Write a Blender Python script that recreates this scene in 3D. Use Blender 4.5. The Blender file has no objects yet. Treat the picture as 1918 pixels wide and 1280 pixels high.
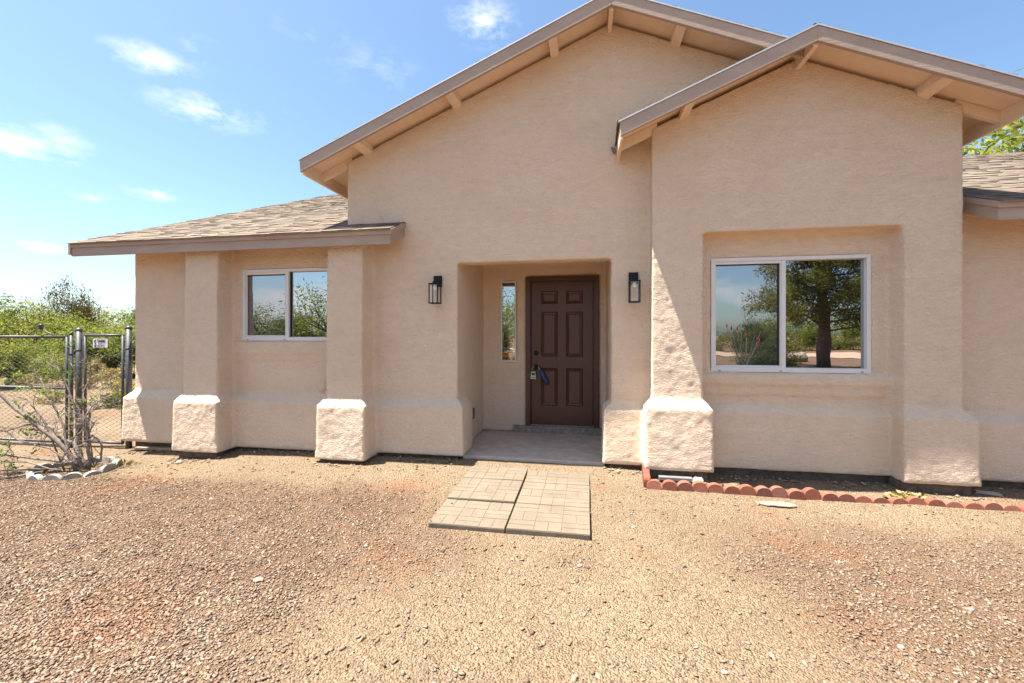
import bpy, bmesh, math, random
import numpy as np
from mathutils import Vector, Matrix, noise as mnoise

R = math.radians
rng = random.Random(7)
nrng = np.random.default_rng(11)
scn = bpy.context.scene
COL = scn.collection

# ------------------------------------------------------------------ camera
EYE = 1.55
cam_d = bpy.data.cameras.new('camera')
cam = bpy.data.objects.new('camera', cam_d)
COL.objects.link(cam)
cam.location = (0, 0, EYE)
cam.rotation_euler = (R(90), 0, math.atan(141 / 800))
cam_d.sensor_width = 36
cam_d.lens = 800 / 1918 * 36
cam_d.shift_y = -14 / 1918
cam_d.clip_start = 0.05
cam_d.clip_end = 3000
scn.camera = cam

# ------------------------------------------------------------------ sun, sky, exposure
SUN_T = Vector((0.344, 0.0745, -1.0)).normalized()      # direction the light travels
sun_d = bpy.data.lights.new('sun', 'SUN')
sun_d.energy = 4.7
sun_d.angle = R(0.53)
sun_d.color = (1.0, 0.955, 0.88)
sun = bpy.data.objects.new('sun', sun_d)
COL.objects.link(sun)
sun.location = (-6, -2, 20)
sun.rotation_euler = SUN_T.to_track_quat('-Z', 'Y').to_euler()

world = bpy.data.worlds.new('World')
scn.world = world
world.use_nodes = True
WN = world.node_tree
for n in list(WN.nodes):
    WN.nodes.remove(n)


def wn(t, **kw):
    n = WN.nodes.new(t)
    for k, v in kw.items():
        setattr(n, k, v)
    return n


w_out = wn('ShaderNodeOutputWorld')
w_bg = wn('ShaderNodeBackground')
w_bg.inputs['Strength'].default_value = 0.066
sky = wn('ShaderNodeTexSky', sky_type='NISHITA')
sky.sun_disc = False
sky.sun_elevation = math.asin(-SUN_T.z)
sky.sun_rotation = math.atan2(-SUN_T.x, -SUN_T.y)
sky.altitude = 700
sky.air_density = 1.0
sky.dust_density = 2.2
sky.ozone_density = 0.4
tc = wn('ShaderNodeTexCoord')


def wmath(op, a, b=None, clamp=False):
    n = wn('ShaderNodeMath', operation=op, use_clamp=clamp)
    for i, v in enumerate((a, b)):
        if v is None:
            continue
        if isinstance(v, (int, float)):
            n.inputs[i].default_value = v
        else:
            WN.links.new(v, n.inputs[i])
    return n.outputs[0]


def pix_dir(u, v):
    """compass direction of a cloud, given where the photograph shows it"""
    th = math.atan(141 / 800)
    k, m = (u - 959) / 800, (626 - v) / 800
    return Vector((math.cos(th) * k - math.sin(th), math.sin(th) * k + math.cos(th), m)).normalized()


# wisps of cloud low over the left half of the sky, and broad fair-weather cumulus all round
cn = wn('ShaderNodeTexNoise')
cn.inputs['Scale'].default_value = 13
cn.inputs['Detail'].default_value = 9
cn.inputs['Roughness'].default_value = 0.62
cmap = wn('ShaderNodeMapping')
cmap.inputs['Scale'].default_value = (1, 1, 2.2)
WN.links.new(tc.outputs['Generated'], cmap.inputs[0])
WN.links.new(cmap.outputs[0], cn.inputs['Vector'])
cloud_sum = None
for (u, v, ru, rv, amp) in [(283, 112, .075, .030, .8), (385, 100, .045, .026, .55), (225, 100, .03, .02, .5),
                            (385, 207, .10, .036, .95), (460, 222, .06, .025, .5),
                            (10, 265, .11, .034, 1.0), (105, 258, .05, .026, .6),
                            (172, 368, .035, .012, .8), (288, 363, .05, .016, .75),
                            (85, 463, .045, .012, .9), (905, 40, .08, .045, .95), (940, 55, .05, .03, .6),
                            (700, 130, .12, .05, .28), (540, 225, .04, .02, .4), (600, 70, .1, .03, .25)]:
    d = pix_dir(u, v)
    sub = wn('ShaderNodeVectorMath', operation='SUBTRACT')
    WN.links.new(tc.outputs['Generated'], sub.inputs[0])
    sub.inputs[1].default_value = d
    sc_ = wn('ShaderNodeVectorMath', operation='MULTIPLY')
    WN.links.new(sub.outputs[0], sc_.inputs[0])
    sc_.inputs[1].default_value = (1 / ru, 1 / ru, 1 / rv)
    ln = wn('ShaderNodeVectorMath', operation='LENGTH')
    WN.links.new(sc_.outputs[0], ln.inputs[0])
    fall = wmath('SUBTRACT', 1.0, ln.outputs['Value'], clamp=True)
    fall = wmath('MULTIPLY', fall, amp * .80)
    cloud_sum = fall if cloud_sum is None else wmath('MAXIMUM', cloud_sum, fall)
wisp = wmath('ADD', cloud_sum, wmath('MULTIPLY', wmath('SUBTRACT', cn.outputs['Fac'], 0.5), 4.2))
wisp = wmath('MULTIPLY', wisp, cloud_sum, clamp=False)
wisp = wmath('MULTIPLY', wisp, 1.15, clamp=True)
# cumulus field in the southern half (seen in the window glass)
cn2 = wn('ShaderNodeTexNoise')
cn2.inputs['Scale'].default_value = 3.6
cn2.inputs['Detail'].default_value = 8
cn2.inputs['Roughness'].default_value = 0.55
WN.links.new(cmap.outputs[0], cn2.inputs['Vector'])
sep = wn('ShaderNodeSeparateXYZ')
WN.links.new(tc.outputs['Generated'], sep.inputs[0])
south = wmath('MULTIPLY', wmath('SUBTRACT', -0.15, sep.outputs['Y']), 3.0, clamp=True)
cum = wmath('MULTIPLY', wmath('SUBTRACT', cn2.outputs['Fac'], 0.53), 9.0, clamp=True)
cum = wmath('MULTIPLY', cum, south)
cl_all = wmath('MAXIMUM', wisp, cum, clamp=True)
cmix = wn('ShaderNodeMix', data_type='RGBA')
WN.links.new(cl_all, cmix.inputs['Factor'])
tint = wn('ShaderNodeMix', data_type='RGBA', blend_type='MULTIPLY')
tint.inputs['Factor'].default_value = 1.0
WN.links.new(sky.outputs[0], tint.inputs['A'])
tint.inputs['B'].default_value = (.81, .925, .96, 1)      # clear desert blue
WN.links.new(tint.outputs['Result'], cmix.inputs['A'])
cmix.inputs['B'].default_value = (5.6, 5.7, 5.8, 1)
WN.links.new(cmix.outputs['Result'], w_bg.inputs['Color'])
WN.links.new(w_bg.outputs[0], w_out.inputs[0])

vs = scn.view_settings
vs.view_transform = 'Standard'
vs.look = 'None'
vs.exposure = 2.06
vs.gamma = 1.0
vs.use_curve_mapping = False
scn.cycles.max_bounces = 8
scn.cycles.diffuse_bounces = 5
scn.cycles.transparent_max_bounces = 16
scn.cycles.use_denoising = True
scn.cycles.sample_clamp_indirect = 6

# ------------------------------------------------------------------ materials
MATS = {}


class NT:
    def __init__(self, name):
        self.m = bpy.data.materials.new(name)
        self.m.use_nodes = True
        self.t = self.m.node_tree
        self.b = self.t.nodes['Principled BSDF']
        self.out = self.t.nodes['Material Output']
        MATS[name] = self.m
        self._pos = None

    def n(self, t, **kw):
        n = self.t.nodes.new(t)
        for k, v in kw.items():
            setattr(n, k, v)
        return n

    def l(self, a, b):
        self.t.links.new(a, b)

    def pos(self, scale=(1, 1, 1), obj=False):
        if obj:
            s = self.n('ShaderNodeTexCoord').outputs['Object']
        else:
            s = self.n('ShaderNodeNewGeometry').outputs['Position']
        mp = self.n('ShaderNodeMapping')
        mp.inputs['Scale'].default_value = scale
        self.l(s, mp.inputs[0])
        return mp.outputs[0]

    def noise(self, vec, scale, detail=4, rough=.55, dist=0.0):
        n = self.n('ShaderNodeTexNoise')
        n.inputs['Scale'].default_value = scale
        n.inputs['Detail'].default_value = detail
        n.inputs['Roughness'].default_value = rough
        n.inputs['Distortion'].default_value = dist
        self.l(vec, n.inputs['Vector'])
        return n.outputs['Fac']

    def ramp(self, fac, stops, interp='LINEAR'):
        r = self.n('ShaderNodeValToRGB')
        r.color_ramp.interpolation = interp
        els = r.color_ramp.elements
        while len(els) < len(stops):
            els.new(0.5)
        for e, (p, c) in zip(els, stops):
            e.position = p
            e.color = (*c, 1) if len(c) == 3 else c
        self.l(fac, r.inputs[0])
        return r.outputs[0]

    def math(self, op, a, b=None, clamp=False):
        n = self.n('ShaderNodeMath', operation=op, use_clamp=clamp)
        for i, v in enumerate((a, b)):
            if v is None:
                continue
            if isinstance(v, (int, float)):
                n.inputs[i].default_value = v
            else:
                self.l(v, n.inputs[i])
        return n.outputs[0]

    def mix(self, fac, a, b, mode='MIX'):
        n = self.n('ShaderNodeMix', data_type='RGBA', blend_type=mode)
        for k, v in (('Factor', fac), ('A', a), ('B', b)):
            if isinstance(v, (int, float)):
                n.inputs[k].default_value = v
            elif isinstance(v, tuple):
                n.inputs[k].default_value = (*v, 1) if len(v) == 3 else v
            else:
                self.l(v, n.inputs[k])
        return n.outputs['Result']

    def bump(self, h, dist, strength=1.0, prev=None):
        b = self.n('ShaderNodeBump')
        b.inputs['Distance'].default_value = dist
        b.inputs['Strength'].default_value = strength
        self.l(h, b.inputs['Height'])
        if prev is not None:
            self.l(prev, b.inputs['Normal'])
        return b.outputs[0]

    def set(self, col=None, rough=.8, metal=0.0, nrm=None, spec=.3):
        if col is not None:
            if isinstance(col, tuple):
                self.b.inputs['Base Color'].default_value = (*col, 1)
            else:
                self.l(col, self.b.inputs['Base Color'])
        if isinstance(rough, (int, float)):
            self.b.inputs['Roughness'].default_value = rough
        else:
            self.l(rough, self.b.inputs['Roughness'])
        self.b.inputs['Metallic'].default_value = metal
        self.b.inputs['Specular IOR Level'].default_value = spec
        if nrm is not None:
            self.l(nrm, self.b.inputs['Normal'])
        return self.m


def simple(name, col, rough=.7, metal=0.0, vary=.12, scale=18, bump=0.0, bscale=60, obj=True, spec=.3):
    t = NT(name)
    p = t.pos(obj=obj)
    f = t.noise(p, scale, 5, .6)
    lo = tuple(c * (1 - vary) for c in col)
    hi = tuple(min(1, c * (1 + vary)) for c in col)
    c = t.ramp(f, [(.3, lo), (.7, hi)])
    nrm = None
    if bump:
        nrm = t.bump(t.noise(p, bscale, 5, .6), bump)
    return t.set(c, rough, metal, nrm, spec)


# stucco: troweled lace texture, long in the horizontal
t = NT('stucco')
p = t.pos((1, 1, 1.9))
p1 = t.pos()
big = t.noise(p, 1.3, 4, .6)
mid = t.noise(p, 9, 6, .65, .6)
c = t.ramp(big, [(.28, (.84, .64, .48)), (.5, (.88, .695, .53)), (.72, (.895, .72, .56))])
c = t.mix(t.math('MULTIPLY', t.ramp(mid, [(.42, (0, 0, 0)), (.62, (1, 1, 1))]), .2), c, (.72, .55, .42))
stk = t.noise(t.pos((5.5, 5.5, .55)), 1.6, 5, .6)
c = t.mix(t.math('MULTIPLY', t.ramp(stk, [(.55, (0, 0, 0)), (.72, (1, 1, 1))]), .22), c, (.76, .59, .42))
blot = t.noise(p1, 3.3, 7, .7, 1.4)
c = t.mix(t.math('MULTIPLY', t.ramp(blot, [(.52, (0, 0, 0)), (.66, (1, 1, 1))]), .30), c, (.77, .595, .43))
ridge = t.math('ABSOLUTE', t.math('SUBTRACT', t.noise(p, 8.5, 5, .62, 1.1), .5))
ridge = t.math('SUBTRACT', .5, t.math('MULTIPLY', ridge, 1.7, clamp=True))
fine = t.noise(p, 42, 5, .62, .7)
grain = t.noise(p1, 160, 2, .5)
h = t.math('ADD', t.math('MULTIPLY', ridge, .55), t.math('ADD', t.math('MULTIPLY', fine, .62), t.math('MULTIPLY', grain, .12)))
pit = t.noise(p, 26, 6, .7, .9)
c = t.mix(t.math('MULTIPLY', t.ramp(pit, [(.36, (1, 1, 1)), (.50, (0, 0, 0))]), .30), c, (.68, .515, .375))
nb = t.bump(h, .056, .85)
t.set(c, .92, 0, nb, .12)

simple('soffit_paint', (.74, .575, .44), .75, vary=.05, scale=9, bump=.002, bscale=70, obj=False, spec=.2)
t = NT('fascia_paint')
p = t.pos((1, 1, 4))
g = t.noise(p, 2.2, 6, .65)
g2 = t.noise(t.pos((.35, .35, 9)), 9, 6, .7)
c = t.ramp(g, [(.3, (.35, .26, .21)), (.7, (.42, .32, .262))])
c = t.mix(t.math('MULTIPLY', t.ramp(g2, [(.60, (0, 0, 0)), (.72, (1, 1, 1))]), .35), c, (.44, .36, .31))
t.set(c, .65, 0, t.bump(g2, .004, .6), .25)
simple('drip_metal', (.62, .60, .58), .45, .6, vary=.05)
simple('vinyl', (.66, .64, .62), .35, vary=.03, scale=8, spec=.5)
simple('dark_gasket', (.02, .02, .022), .6)
simple('black_metal', (.006, .006, .007), .5, .0, vary=.2, spec=.25)
simple('concrete', (.46, .38, .325), .85, vary=.2, scale=7, bump=.003, bscale=90, obj=False)
simple('step_concrete', (.25, .215, .185), .85, vary=.35, scale=16, bump=.004, bscale=120, obj=False)
simple('foundation', (.12, .09, .07), .95, vary=.4, scale=14, bump=.01, bscale=45, obj=False)
t = NT('paver')
p = t.pos()
g = t.noise(p, 3.2, 6, .7, .5)
g2 = t.noise(p, 150, 4, .65)
c = t.ramp(g, [(.3, (.135, .107, .078)), (.55, (.165, .135, .101)), (.75, (.185, .153, .117))])
c = t.mix(.45, c, t.ramp(g2, [(.3, (.25, .24, .22)), (.7, (.75, .73, .70))]), 'OVERLAY')
t.set(c, .92, 0, t.bump(g2, .004), .12)
simple('paver_side', (.165, .13, .095), .92, vary=.15, scale=20, bump=.004, bscale=120, obj=False)
t = NT('terracotta')
p = t.pos()
oi = t.n('ShaderNodeObjectInfo').outputs['Random']
c = t.ramp(oi, [(0, (.20, .068, .045)), (.4, (.235, .082, .052)), (.75, (.27, .105, .07)), (1, (.21, .09, .066))])
g = t.noise(p, 22, 6, .7)
c = t.mix(t.math('MULTIPLY', t.ramp(g, [(.5, (0, 0, 0)), (.7, (1, 1, 1))]), .45), c, (.25, .15, .105))
t.set(c, .88, 0, t.bump(t.noise(p, 90, 5, .7), .006), .15)
simple('white_concrete', (.29, .262, .225), .9, vary=.15, scale=16, bump=.003, bscale=120, obj=False)
simple('galvanised', (.065, .065, .07), .5, .5, vary=.22, scale=30, spec=.5)
simple('wire', (.11, .11, .115), .6, .3, vary=.2, scale=60)
simple('sign_white', (.72, .71, .70), .5, vary=.04)
simple('ink_black', (.012, .01, .01), .5)
simple('ink_grey', (.20, .24, .24), .5)
simple('ink_dark', (.10, .08, .09), .5)
simple('lockbox_grey', (.46, .45, .42), .4, .3)
simple('lockbox_blue', (.022, .045, .12), .45, spec=.5)
simple('board_metal', (.22, .215, .21), .5, .4)
simple('old_wood', (.27, .20, .14), .9, vary=.3, scale=25, bump=.004, bscale=90)
simple('rock_pale', (.36, .30, .235), .92, vary=.25, scale=14, bump=.01, bscale=30)
simple('rock_brown', (.30, .22, .17), .92, vary=.3, scale=10, bump=.015, bscale=18)
simple('bark_grey', (.19, .155, .132), .92, vary=.35, scale=22, bump=.006, bscale=70)
simple('bark_brown', (.13, .085, .06), .95, vary=.35, scale=14, bump=.02, bscale=26)
simple('bark_dark', (.075, .055, .045), .95, vary=.35, scale=14, bump=.01, bscale=40)
simple('dry_leaf', (.40, .27, .13), .85, vary=.35, scale=20)
simple('rock_tan', (.24, .19, .14), .95, vary=.25, scale=14, bump=.008, bscale=30)
simple('flower_red', (.50, .035, .03), .7)
simple('driveway_gravel', (.36, .25, .17), .95, vary=.15, scale=30, obj=False)
simple('outlet_plastic', (.12, .13, .14), .5)
simple('bulb_white', (.72, .72, .70), .4)
simple('brass', (.55, .36, .12), .35, .8)
simple('sticker_amber', (.50, .24, .015), .5)
simple('sticker_dark', (.03, .012, .012), .5)
simple('cap_metal', (.20, .14, .12), .5, .3)

# door paint, semi gloss with faint vertical grain
t = NT('door_paint')
p = t.pos((1, 1, .06))
g = t.noise(p, 130, 3, .6)
c = t.ramp(g, [(.3, (.060, .020, .013)), (.7, (.088, .030, .020))])
t.set(c, .36, 0, t.bump(g, .0006), .5)

# asphalt shingles, each tab its own shade
t = NT('shingle')
gi = t.n('ShaderNodeNewGeometry').outputs['Random Per Island']
p = t.pos()
c = t.ramp(gi, [(0, (.13, .11, .092)), (.3, (.19, .16, .13)), (.6, (.225, .19, .152)), (.85, (.165, .14, .118)), (1, (.11, .097, .087))])
gr = t.noise(p, 380, 2, .7)
c = t.mix(.45, c, t.ramp(gr, [(.3, (.16, .13, .11)), (.7, (.60, .50, .40))]), 'OVERLAY')
t.set(c, .95, 0, t.bump(gr, .003), .1)

# dirt with pinkish gravel dust, red patches and pale traffic area in the middle
t = NT('dirt')
p = t.pos()
a = t.noise(p, .55, 5, .6, .4)
b = t.noise(p, 5, 6, .65)
f = t.noise(p, 48, 6, .72)
c = t.ramp(a, [(.30, (.215, .17, .122)), (.5, (.262, .213, .157)), (.72, (.302, .250, .188))])
c = t.mix(t.math('MULTIPLY', t.ramp(b, [(.35, (0, 0, 0)), (.65, (1, 1, 1))]), .35), c, (.215, .162, .108))
c = t.mix(.55, c, t.ramp(f, [(.3, (.22, .17, .135)), (.7, (.74, .66, .56))]), 'OVERLAY')
red = t.noise(p, .9, 4, .6)
c = t.mix(t.math('MULTIPLY', t.ramp(red, [(.55, (0, 0, 0)), (.68, (1, 1, 1))]), .42), c, (.27, .12, .055))
vc = t.n('ShaderNodeTexVoronoi')
vc.inputs['Scale'].default_value = 120
t.l(p, vc.inputs['Vector'])
vsep = t.n('ShaderNodeSeparateColor')
t.l(vc.outputs['Color'], vsep.inputs[0])
c = t.mix(.5, c, t.ramp(vsep.outputs[0], [(0, (.22, .19, .17)), (.5, (.5, .48, .46)), (1, (.80, .74, .66))]), 'OVERLAY')
za = t.n('ShaderNodeAttribute', attribute_name='zone')
c = t.mix(t.math('MULTIPLY', za.outputs['Fac'], .75), c, t.mix(.5, (.16, .095, .064), t.mix(1.0, c, (.62, .45, .40), 'MULTIPLY')))
pb = t.noise(p, 26, 5, .7)
vor = t.n('ShaderNodeTexVoronoi')
vor.inputs['Scale'].default_value = 85
t.l(p, vor.inputs['Vector'])
hh = t.math('ADD', t.math('MULTIPLY', pb, .8), t.math('MULTIPLY', vor.outputs['Distance'], -.5))
t.set(c, .97, 0, t.bump(hh, .045, 1.0), .08)

# gravel chips
t = NT('gravel')
gi = t.n('ShaderNodeNewGeometry').outputs['Random Per Island']
c = t.ramp(gi, [(0, (.095, .063, .047)), (.18, (.19, .128, .086)), (.36, (.245, .172, .118)), (.52, (.165, .12, .094)), (.62, (.205, .122, .076)),
                (.76, (.27, .205, .145)), (.90, (.15, .12, .10)), (.975, (.29, .235, .17)), (1, (.36, .31, .25))])
p = t.pos()
c = t.mix(.3, c, t.ramp(t.noise(p, 120, 3, .6), [(.3, (.3, .3, .3)), (.7, (.7, .7, .7))]), 'OVERLAY')
red = t.noise(p, .9, 4, .6)
c = t.mix(t.math('MULTIPLY', t.ramp(red, [(.55, (0, 0, 0)), (.68, (1, 1, 1))]), .34), c, (.25, .115, .06))
t.set(c, .93, 0, None, .12)


def leaf_mat(name, stops, trans=.5):
    t = NT(name)
    gi = t.n('ShaderNodeNewGeometry').outputs['Random Per Island']
    oi = t.n('ShaderNodeObjectInfo').outputs['Random']
    k = t.math('FRACT', t.math('ADD', gi, t.math('MULTIPLY', oi, .35)))
    c = t.ramp(gi, stops)
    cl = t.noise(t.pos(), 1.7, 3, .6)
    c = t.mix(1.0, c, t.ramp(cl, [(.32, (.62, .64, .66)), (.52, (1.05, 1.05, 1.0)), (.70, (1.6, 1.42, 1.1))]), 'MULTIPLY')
    t.set(c, .65, 0, None, .2)
    tr = t.n('ShaderNodeBsdfTranslucent')
    t.l(c, tr.inputs['Color'])
    mx = t.n('ShaderNodeMixShader')
    mx.inputs[0].default_value = trans
    t.l(t.b.outputs[0], mx.inputs[1])
    t.l(tr.outputs[0], mx.inputs[2])
    t.l(mx.outputs[0], t.out.inputs['Surface'])
    return t.m


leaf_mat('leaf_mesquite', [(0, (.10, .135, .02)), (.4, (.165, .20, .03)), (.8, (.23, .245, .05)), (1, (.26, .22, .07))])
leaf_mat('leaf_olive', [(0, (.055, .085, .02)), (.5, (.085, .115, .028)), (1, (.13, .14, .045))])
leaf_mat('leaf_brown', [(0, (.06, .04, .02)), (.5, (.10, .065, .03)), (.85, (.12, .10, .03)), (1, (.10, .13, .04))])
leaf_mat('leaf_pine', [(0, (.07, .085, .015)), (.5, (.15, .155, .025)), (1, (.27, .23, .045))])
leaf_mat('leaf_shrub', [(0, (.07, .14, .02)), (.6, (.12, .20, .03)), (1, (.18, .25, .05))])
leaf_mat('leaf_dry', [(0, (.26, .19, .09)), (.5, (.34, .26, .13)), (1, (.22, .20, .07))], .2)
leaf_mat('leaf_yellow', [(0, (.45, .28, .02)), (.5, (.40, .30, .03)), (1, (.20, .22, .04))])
simple('cactus', (.16, .21, .11), .75, vary=.25, scale=20)


def glass_mat(name, refl, tint, dull=0.0):
    """coated window glass: strong mirror over a dark room"""
    t = NT(name)
    d = t.n('ShaderNodeBsdfDiffuse')
    d.inputs['Color'].default_value = (*tint, 1)
    g = t.n('ShaderNodeBsdfGlossy')
    g.inputs['Roughness'].default_value = 0.0
    p = t.pos(obj=False)
    w = t.noise(p, 1.6, 2, .5)
    t.l(t.bump(w, .0035, .5), g.inputs['Normal'])
    g.inputs['Color'].default_value = (.86, .87, .92, 1)
    lw = t.n('ShaderNodeLayerWeight')
    lw.inputs['Blend'].default_value = .25
    mx = t.n('ShaderNodeMixShader')
    t.l(t.math('ADD', t.math('MULTIPLY', lw.outputs['Fresnel'], .5), refl, clamp=True), mx.inputs[0])
    t.l(d.outputs[0], mx.inputs[1])
    t.l(g.outputs[0], mx.inputs[2])
    last = mx.outputs[0]
    if dull:
        s = t.n('ShaderNodeBsdfDiffuse')
        s.inputs['Color'].default_value = (.13, .125, .12, 1)
        m2 = t.n('ShaderNodeMixShader')
        m2.inputs[0].default_value = dull
        t.l(last, m2.inputs[1])
        t.l(s.outputs[0], m2.inputs[2])
        last = m2.outputs[0]
    t.l(last, t.out.inputs['Surface'])
    return t.m


glass_mat('window_glass', .48, (.012, .011, .010))
glass_mat('screened_glass', .42, (.012, .011, .010), .2)
t = NT('lantern_glass')
tr = t.n('ShaderNodeBsdfTransparent')
gl = t.n('ShaderNodeBsdfGlossy')
gl.inputs['Roughness'].default_value = .01
mx = t.n('ShaderNodeMixShader')
mx.inputs[0].default_value = .04
t.l(tr.outputs[0], mx.inputs[1])
t.l(gl.outputs[0], mx.inputs[2])
t.l(mx.outputs[0], t.out.inputs['Surface'])


# ------------------------------------------------------------------ mesh helpers
class MB:
    def __init__(self):
        self.v = []
        self.f = []

    def hexa(self, p):
        """8 points: bottom ring 0-3 counter-clockwise seen from above, top ring 4-7"""
        o = len(self.v)
        self.v += [tuple(q) for q in p]
        for a in ((0, 3, 2, 1), (4, 5, 6, 7), (0, 1, 5, 4), (1, 2, 6, 5), (2, 3, 7, 6), (3, 0, 4, 7)):
            self.f.append(tuple(o + i for i in a))
        return self

    def box(self, x0, x1, y0, y1, z0, z1):
        return self.hexa([(x0, y0, z0), (x1, y0, z0), (x1, y1, z0), (x0, y1, z0),
                          (x0, y0, z1), (x1, y0, z1), (x1, y1, z1), (x0, y1, z1)])

    def frustum(self, b, t_, z0, z1):
        """b, t_ = (x0,x1,y0,y1) rectangles at z0 and z1"""
        return self.hexa([(b[0], b[2], z0), (b[1], b[2], z0), (b[1], b[3], z0), (b[0], b[3], z0),
                          (t_[0], t_[2], z1), (t_[1], t_[2], z1), (t_[1], t_[3], z1), (t_[0], t_[3], z1)])

    def prism(self, poly, y0, y1):
        """poly in (x,z), counter-clockwise seen from the front (-y), extruded in y"""
        o = len(self.v)
        n = len(poly)
        self.v += [(x, y0, z) for x, z in poly] + [(x, y1, z) for x, z in poly]
        self.f.append(tuple(o + i for i in range(n)))
        self.f.append(tuple(o + n + i for i in reversed(range(n))))
        for i in range(n):
            j = (i + 1) % n
            self.f.append((o + j, o + i, o + n + i, o + n + j))
        return self

    def tube(self, pts, rad, n=8, caps=True):
        pts = [Vector(q) for q in pts]
        if not hasattr(rad, '__len__'):
            rad = [rad] * len(pts)
        o = len(self.v)
        up = Vector((.31, .17, .93))
        for i, q in enumerate(pts):
            d = (pts[min(i + 1, len(pts) - 1)] - pts[max(i - 1, 0)])
            if d.length < 1e-9:
                d = Vector((0, 0, 1))
            d.normalize()
            a = d.cross(up)
            if a.length < .05:
                a = d.cross(Vector((1, 0, 0)))
            a.normalize()
            b = d.cross(a)
            for k in range(n):
                an = 2 * math.pi * k / n
                self.v.append(tuple(q + (a * math.cos(an) + b * math.sin(an)) * rad[i]))
        for i in range(len(pts) - 1):
            for k in range(n):
                k2 = (k + 1) % n
                self.f.append((o + i * n + k, o + i * n + k2, o + (i + 1) * n + k2, o + (i + 1) * n + k))
        if caps:
            self.f.append(tuple(o + k for k in reversed(range(n))))
            self.f.append(tuple(o + (len(pts) - 1) * n + k for k in range(n)))
        return self

    def lathe(self, c, prof, n=16, axis='z'):
        """prof list of (radius, height) along the axis from centre c"""
        o = len(self.v)
        for r, hgt in prof:
            for k in range(n):
                an = 2 * math.pi * k / n
                x, y = r * math.cos(an), r * math.sin(an)
                if axis == 'z':
                    self.v.append((c[0] + x, c[1] + y, c[2] + hgt))
                else:  # towards -y
                    self.v.append((c[0] + x, c[1] - hgt, c[2] + y))
        for i in range(len(prof) - 1):
            for k in range(n):
                k2 = (k + 1) % n
                self.f.append((o + i * n + k, o + i * n + k2, o + (i + 1) * n + k2, o + (i + 1) * n + k))
        self.f.append(tuple(o + k for k in reversed(range(n))))
        self.f.append(tuple(o + (len(prof) - 1) * n + k for k in range(n)))
        return self

    def quad(self, a, b, c, d):
        o = len(self.v)
        self.v += [tuple(a), tuple(b), tuple(c), tuple(d)]
        self.f.append((o, o + 1, o + 2, o + 3))
        return self

    def mesh(self, name, mat, smooth=False):
        me = bpy.data.meshes.new(name)
        me.from_pydata(self.v, [], self.f)
        me.validate()
        me.update()
        if mat:
            me.materials.append(MATS[mat])
        if smooth:
            me.polygons.foreach_set('use_smooth', [True] * len(me.polygons))
        return me

    def build(self, name, mat, parent=None, smooth=False, bevel=0.0, loc=None):
        o = link(name, self.mesh(name, mat, smooth), parent)
        if loc is not None:
            o.location = loc
        if bevel:
            b = o.modifiers.new('bevel', 'BEVEL')
            b.width = bevel
            b.segments = 2
            b.limit_method = 'ANGLE'
        return o


def link(name, data, parent=None):
    o = bpy.data.objects.new(name, data)
    COL.objects.link(o)
    if parent is not None:
        o.parent = parent
    return o


def tag(o, label=None, cat=None, group=None, kind=None):
    if label:
        o['label'] = label
    if cat:
        o['category'] = cat
    if group:
        o['group'] = group
    if kind:
        o['kind'] = kind
    return o


def empty(name, loc=(0, 0, 0), label=None, cat=None, group=None):
    o = bpy.data.objects.new(name, None)
    o.empty_display_size = .1
    COL.objects.link(o)
    o.location = loc
    return tag(o, label, cat, group)


def sstep(a, b, x):
    k = min(1, max(0, (x - a) / (b - a)))
    return k * k * (3 - 2 * k)


# ------------------------------------------------------------------ ground
def gh(x, y):
    """height of the yard"""
    z = .055 * sstep(3.3, 4.7, y) * sstep(-6.0, -3.0, x)
    z += -.05 * sstep(-3.6, -6.5, x)
    z += -.02 * sstep(-1.0, 2.2, x) * sstep(4.55, 3.6, y)
    z += .04 * sstep(4.45, 4.72, y) * (1 - .4 * sstep(.3, .7, x)) * sstep(-6.4, -5.6, x)
    far = sstep(12, 40, math.hypot(x, y))
    q = Vector((x * .45, y * .45, 3.1))
    z += .016 * mnoise.noise(q * 1.7) * (1 - far) + .010 * mnoise.noise(q * 5.1) * (1 - far)
    z += far * .25 * mnoise.noise(Vector((x * .03, y * .03, 9.0)))
    return z


def zone_mask(x, y):
    """how much rose-brown gravel was spread here: left and right of the worn tan way"""
    q = Vector((x * .8, y * .8, 2.0))
    wv = .55 * mnoise.noise(q) + .28 * mnoise.noise(q * 3.1)
    left = sstep(-.7, -2.0, x + wv) * sstep(4.15, 3.65, y + .5 * wv)
    right = .8 * sstep(.75, 1.9, x + 1.2 * wv) * sstep(4.05, 3.5, y + .5 * wv)
    mid = .35 * sstep(.25, .6, mnoise.noise(q * 1.9 + Vector((4, 7, 1)))) * sstep(4.2, 3.4, y)
    return max(left, right, mid)


def axis_pts(lo, hi, near, step):
    pts = list(np.arange(-near, near + step * .5, step))
    s = step
    x = near
    while x < hi:
        s *= 1.16
        x += s
        pts.append(x)
    s = step
    x = -near
    while x > lo:
        s *= 1.16
        x -= s
        pts.insert(0, x)
    return pts


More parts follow.
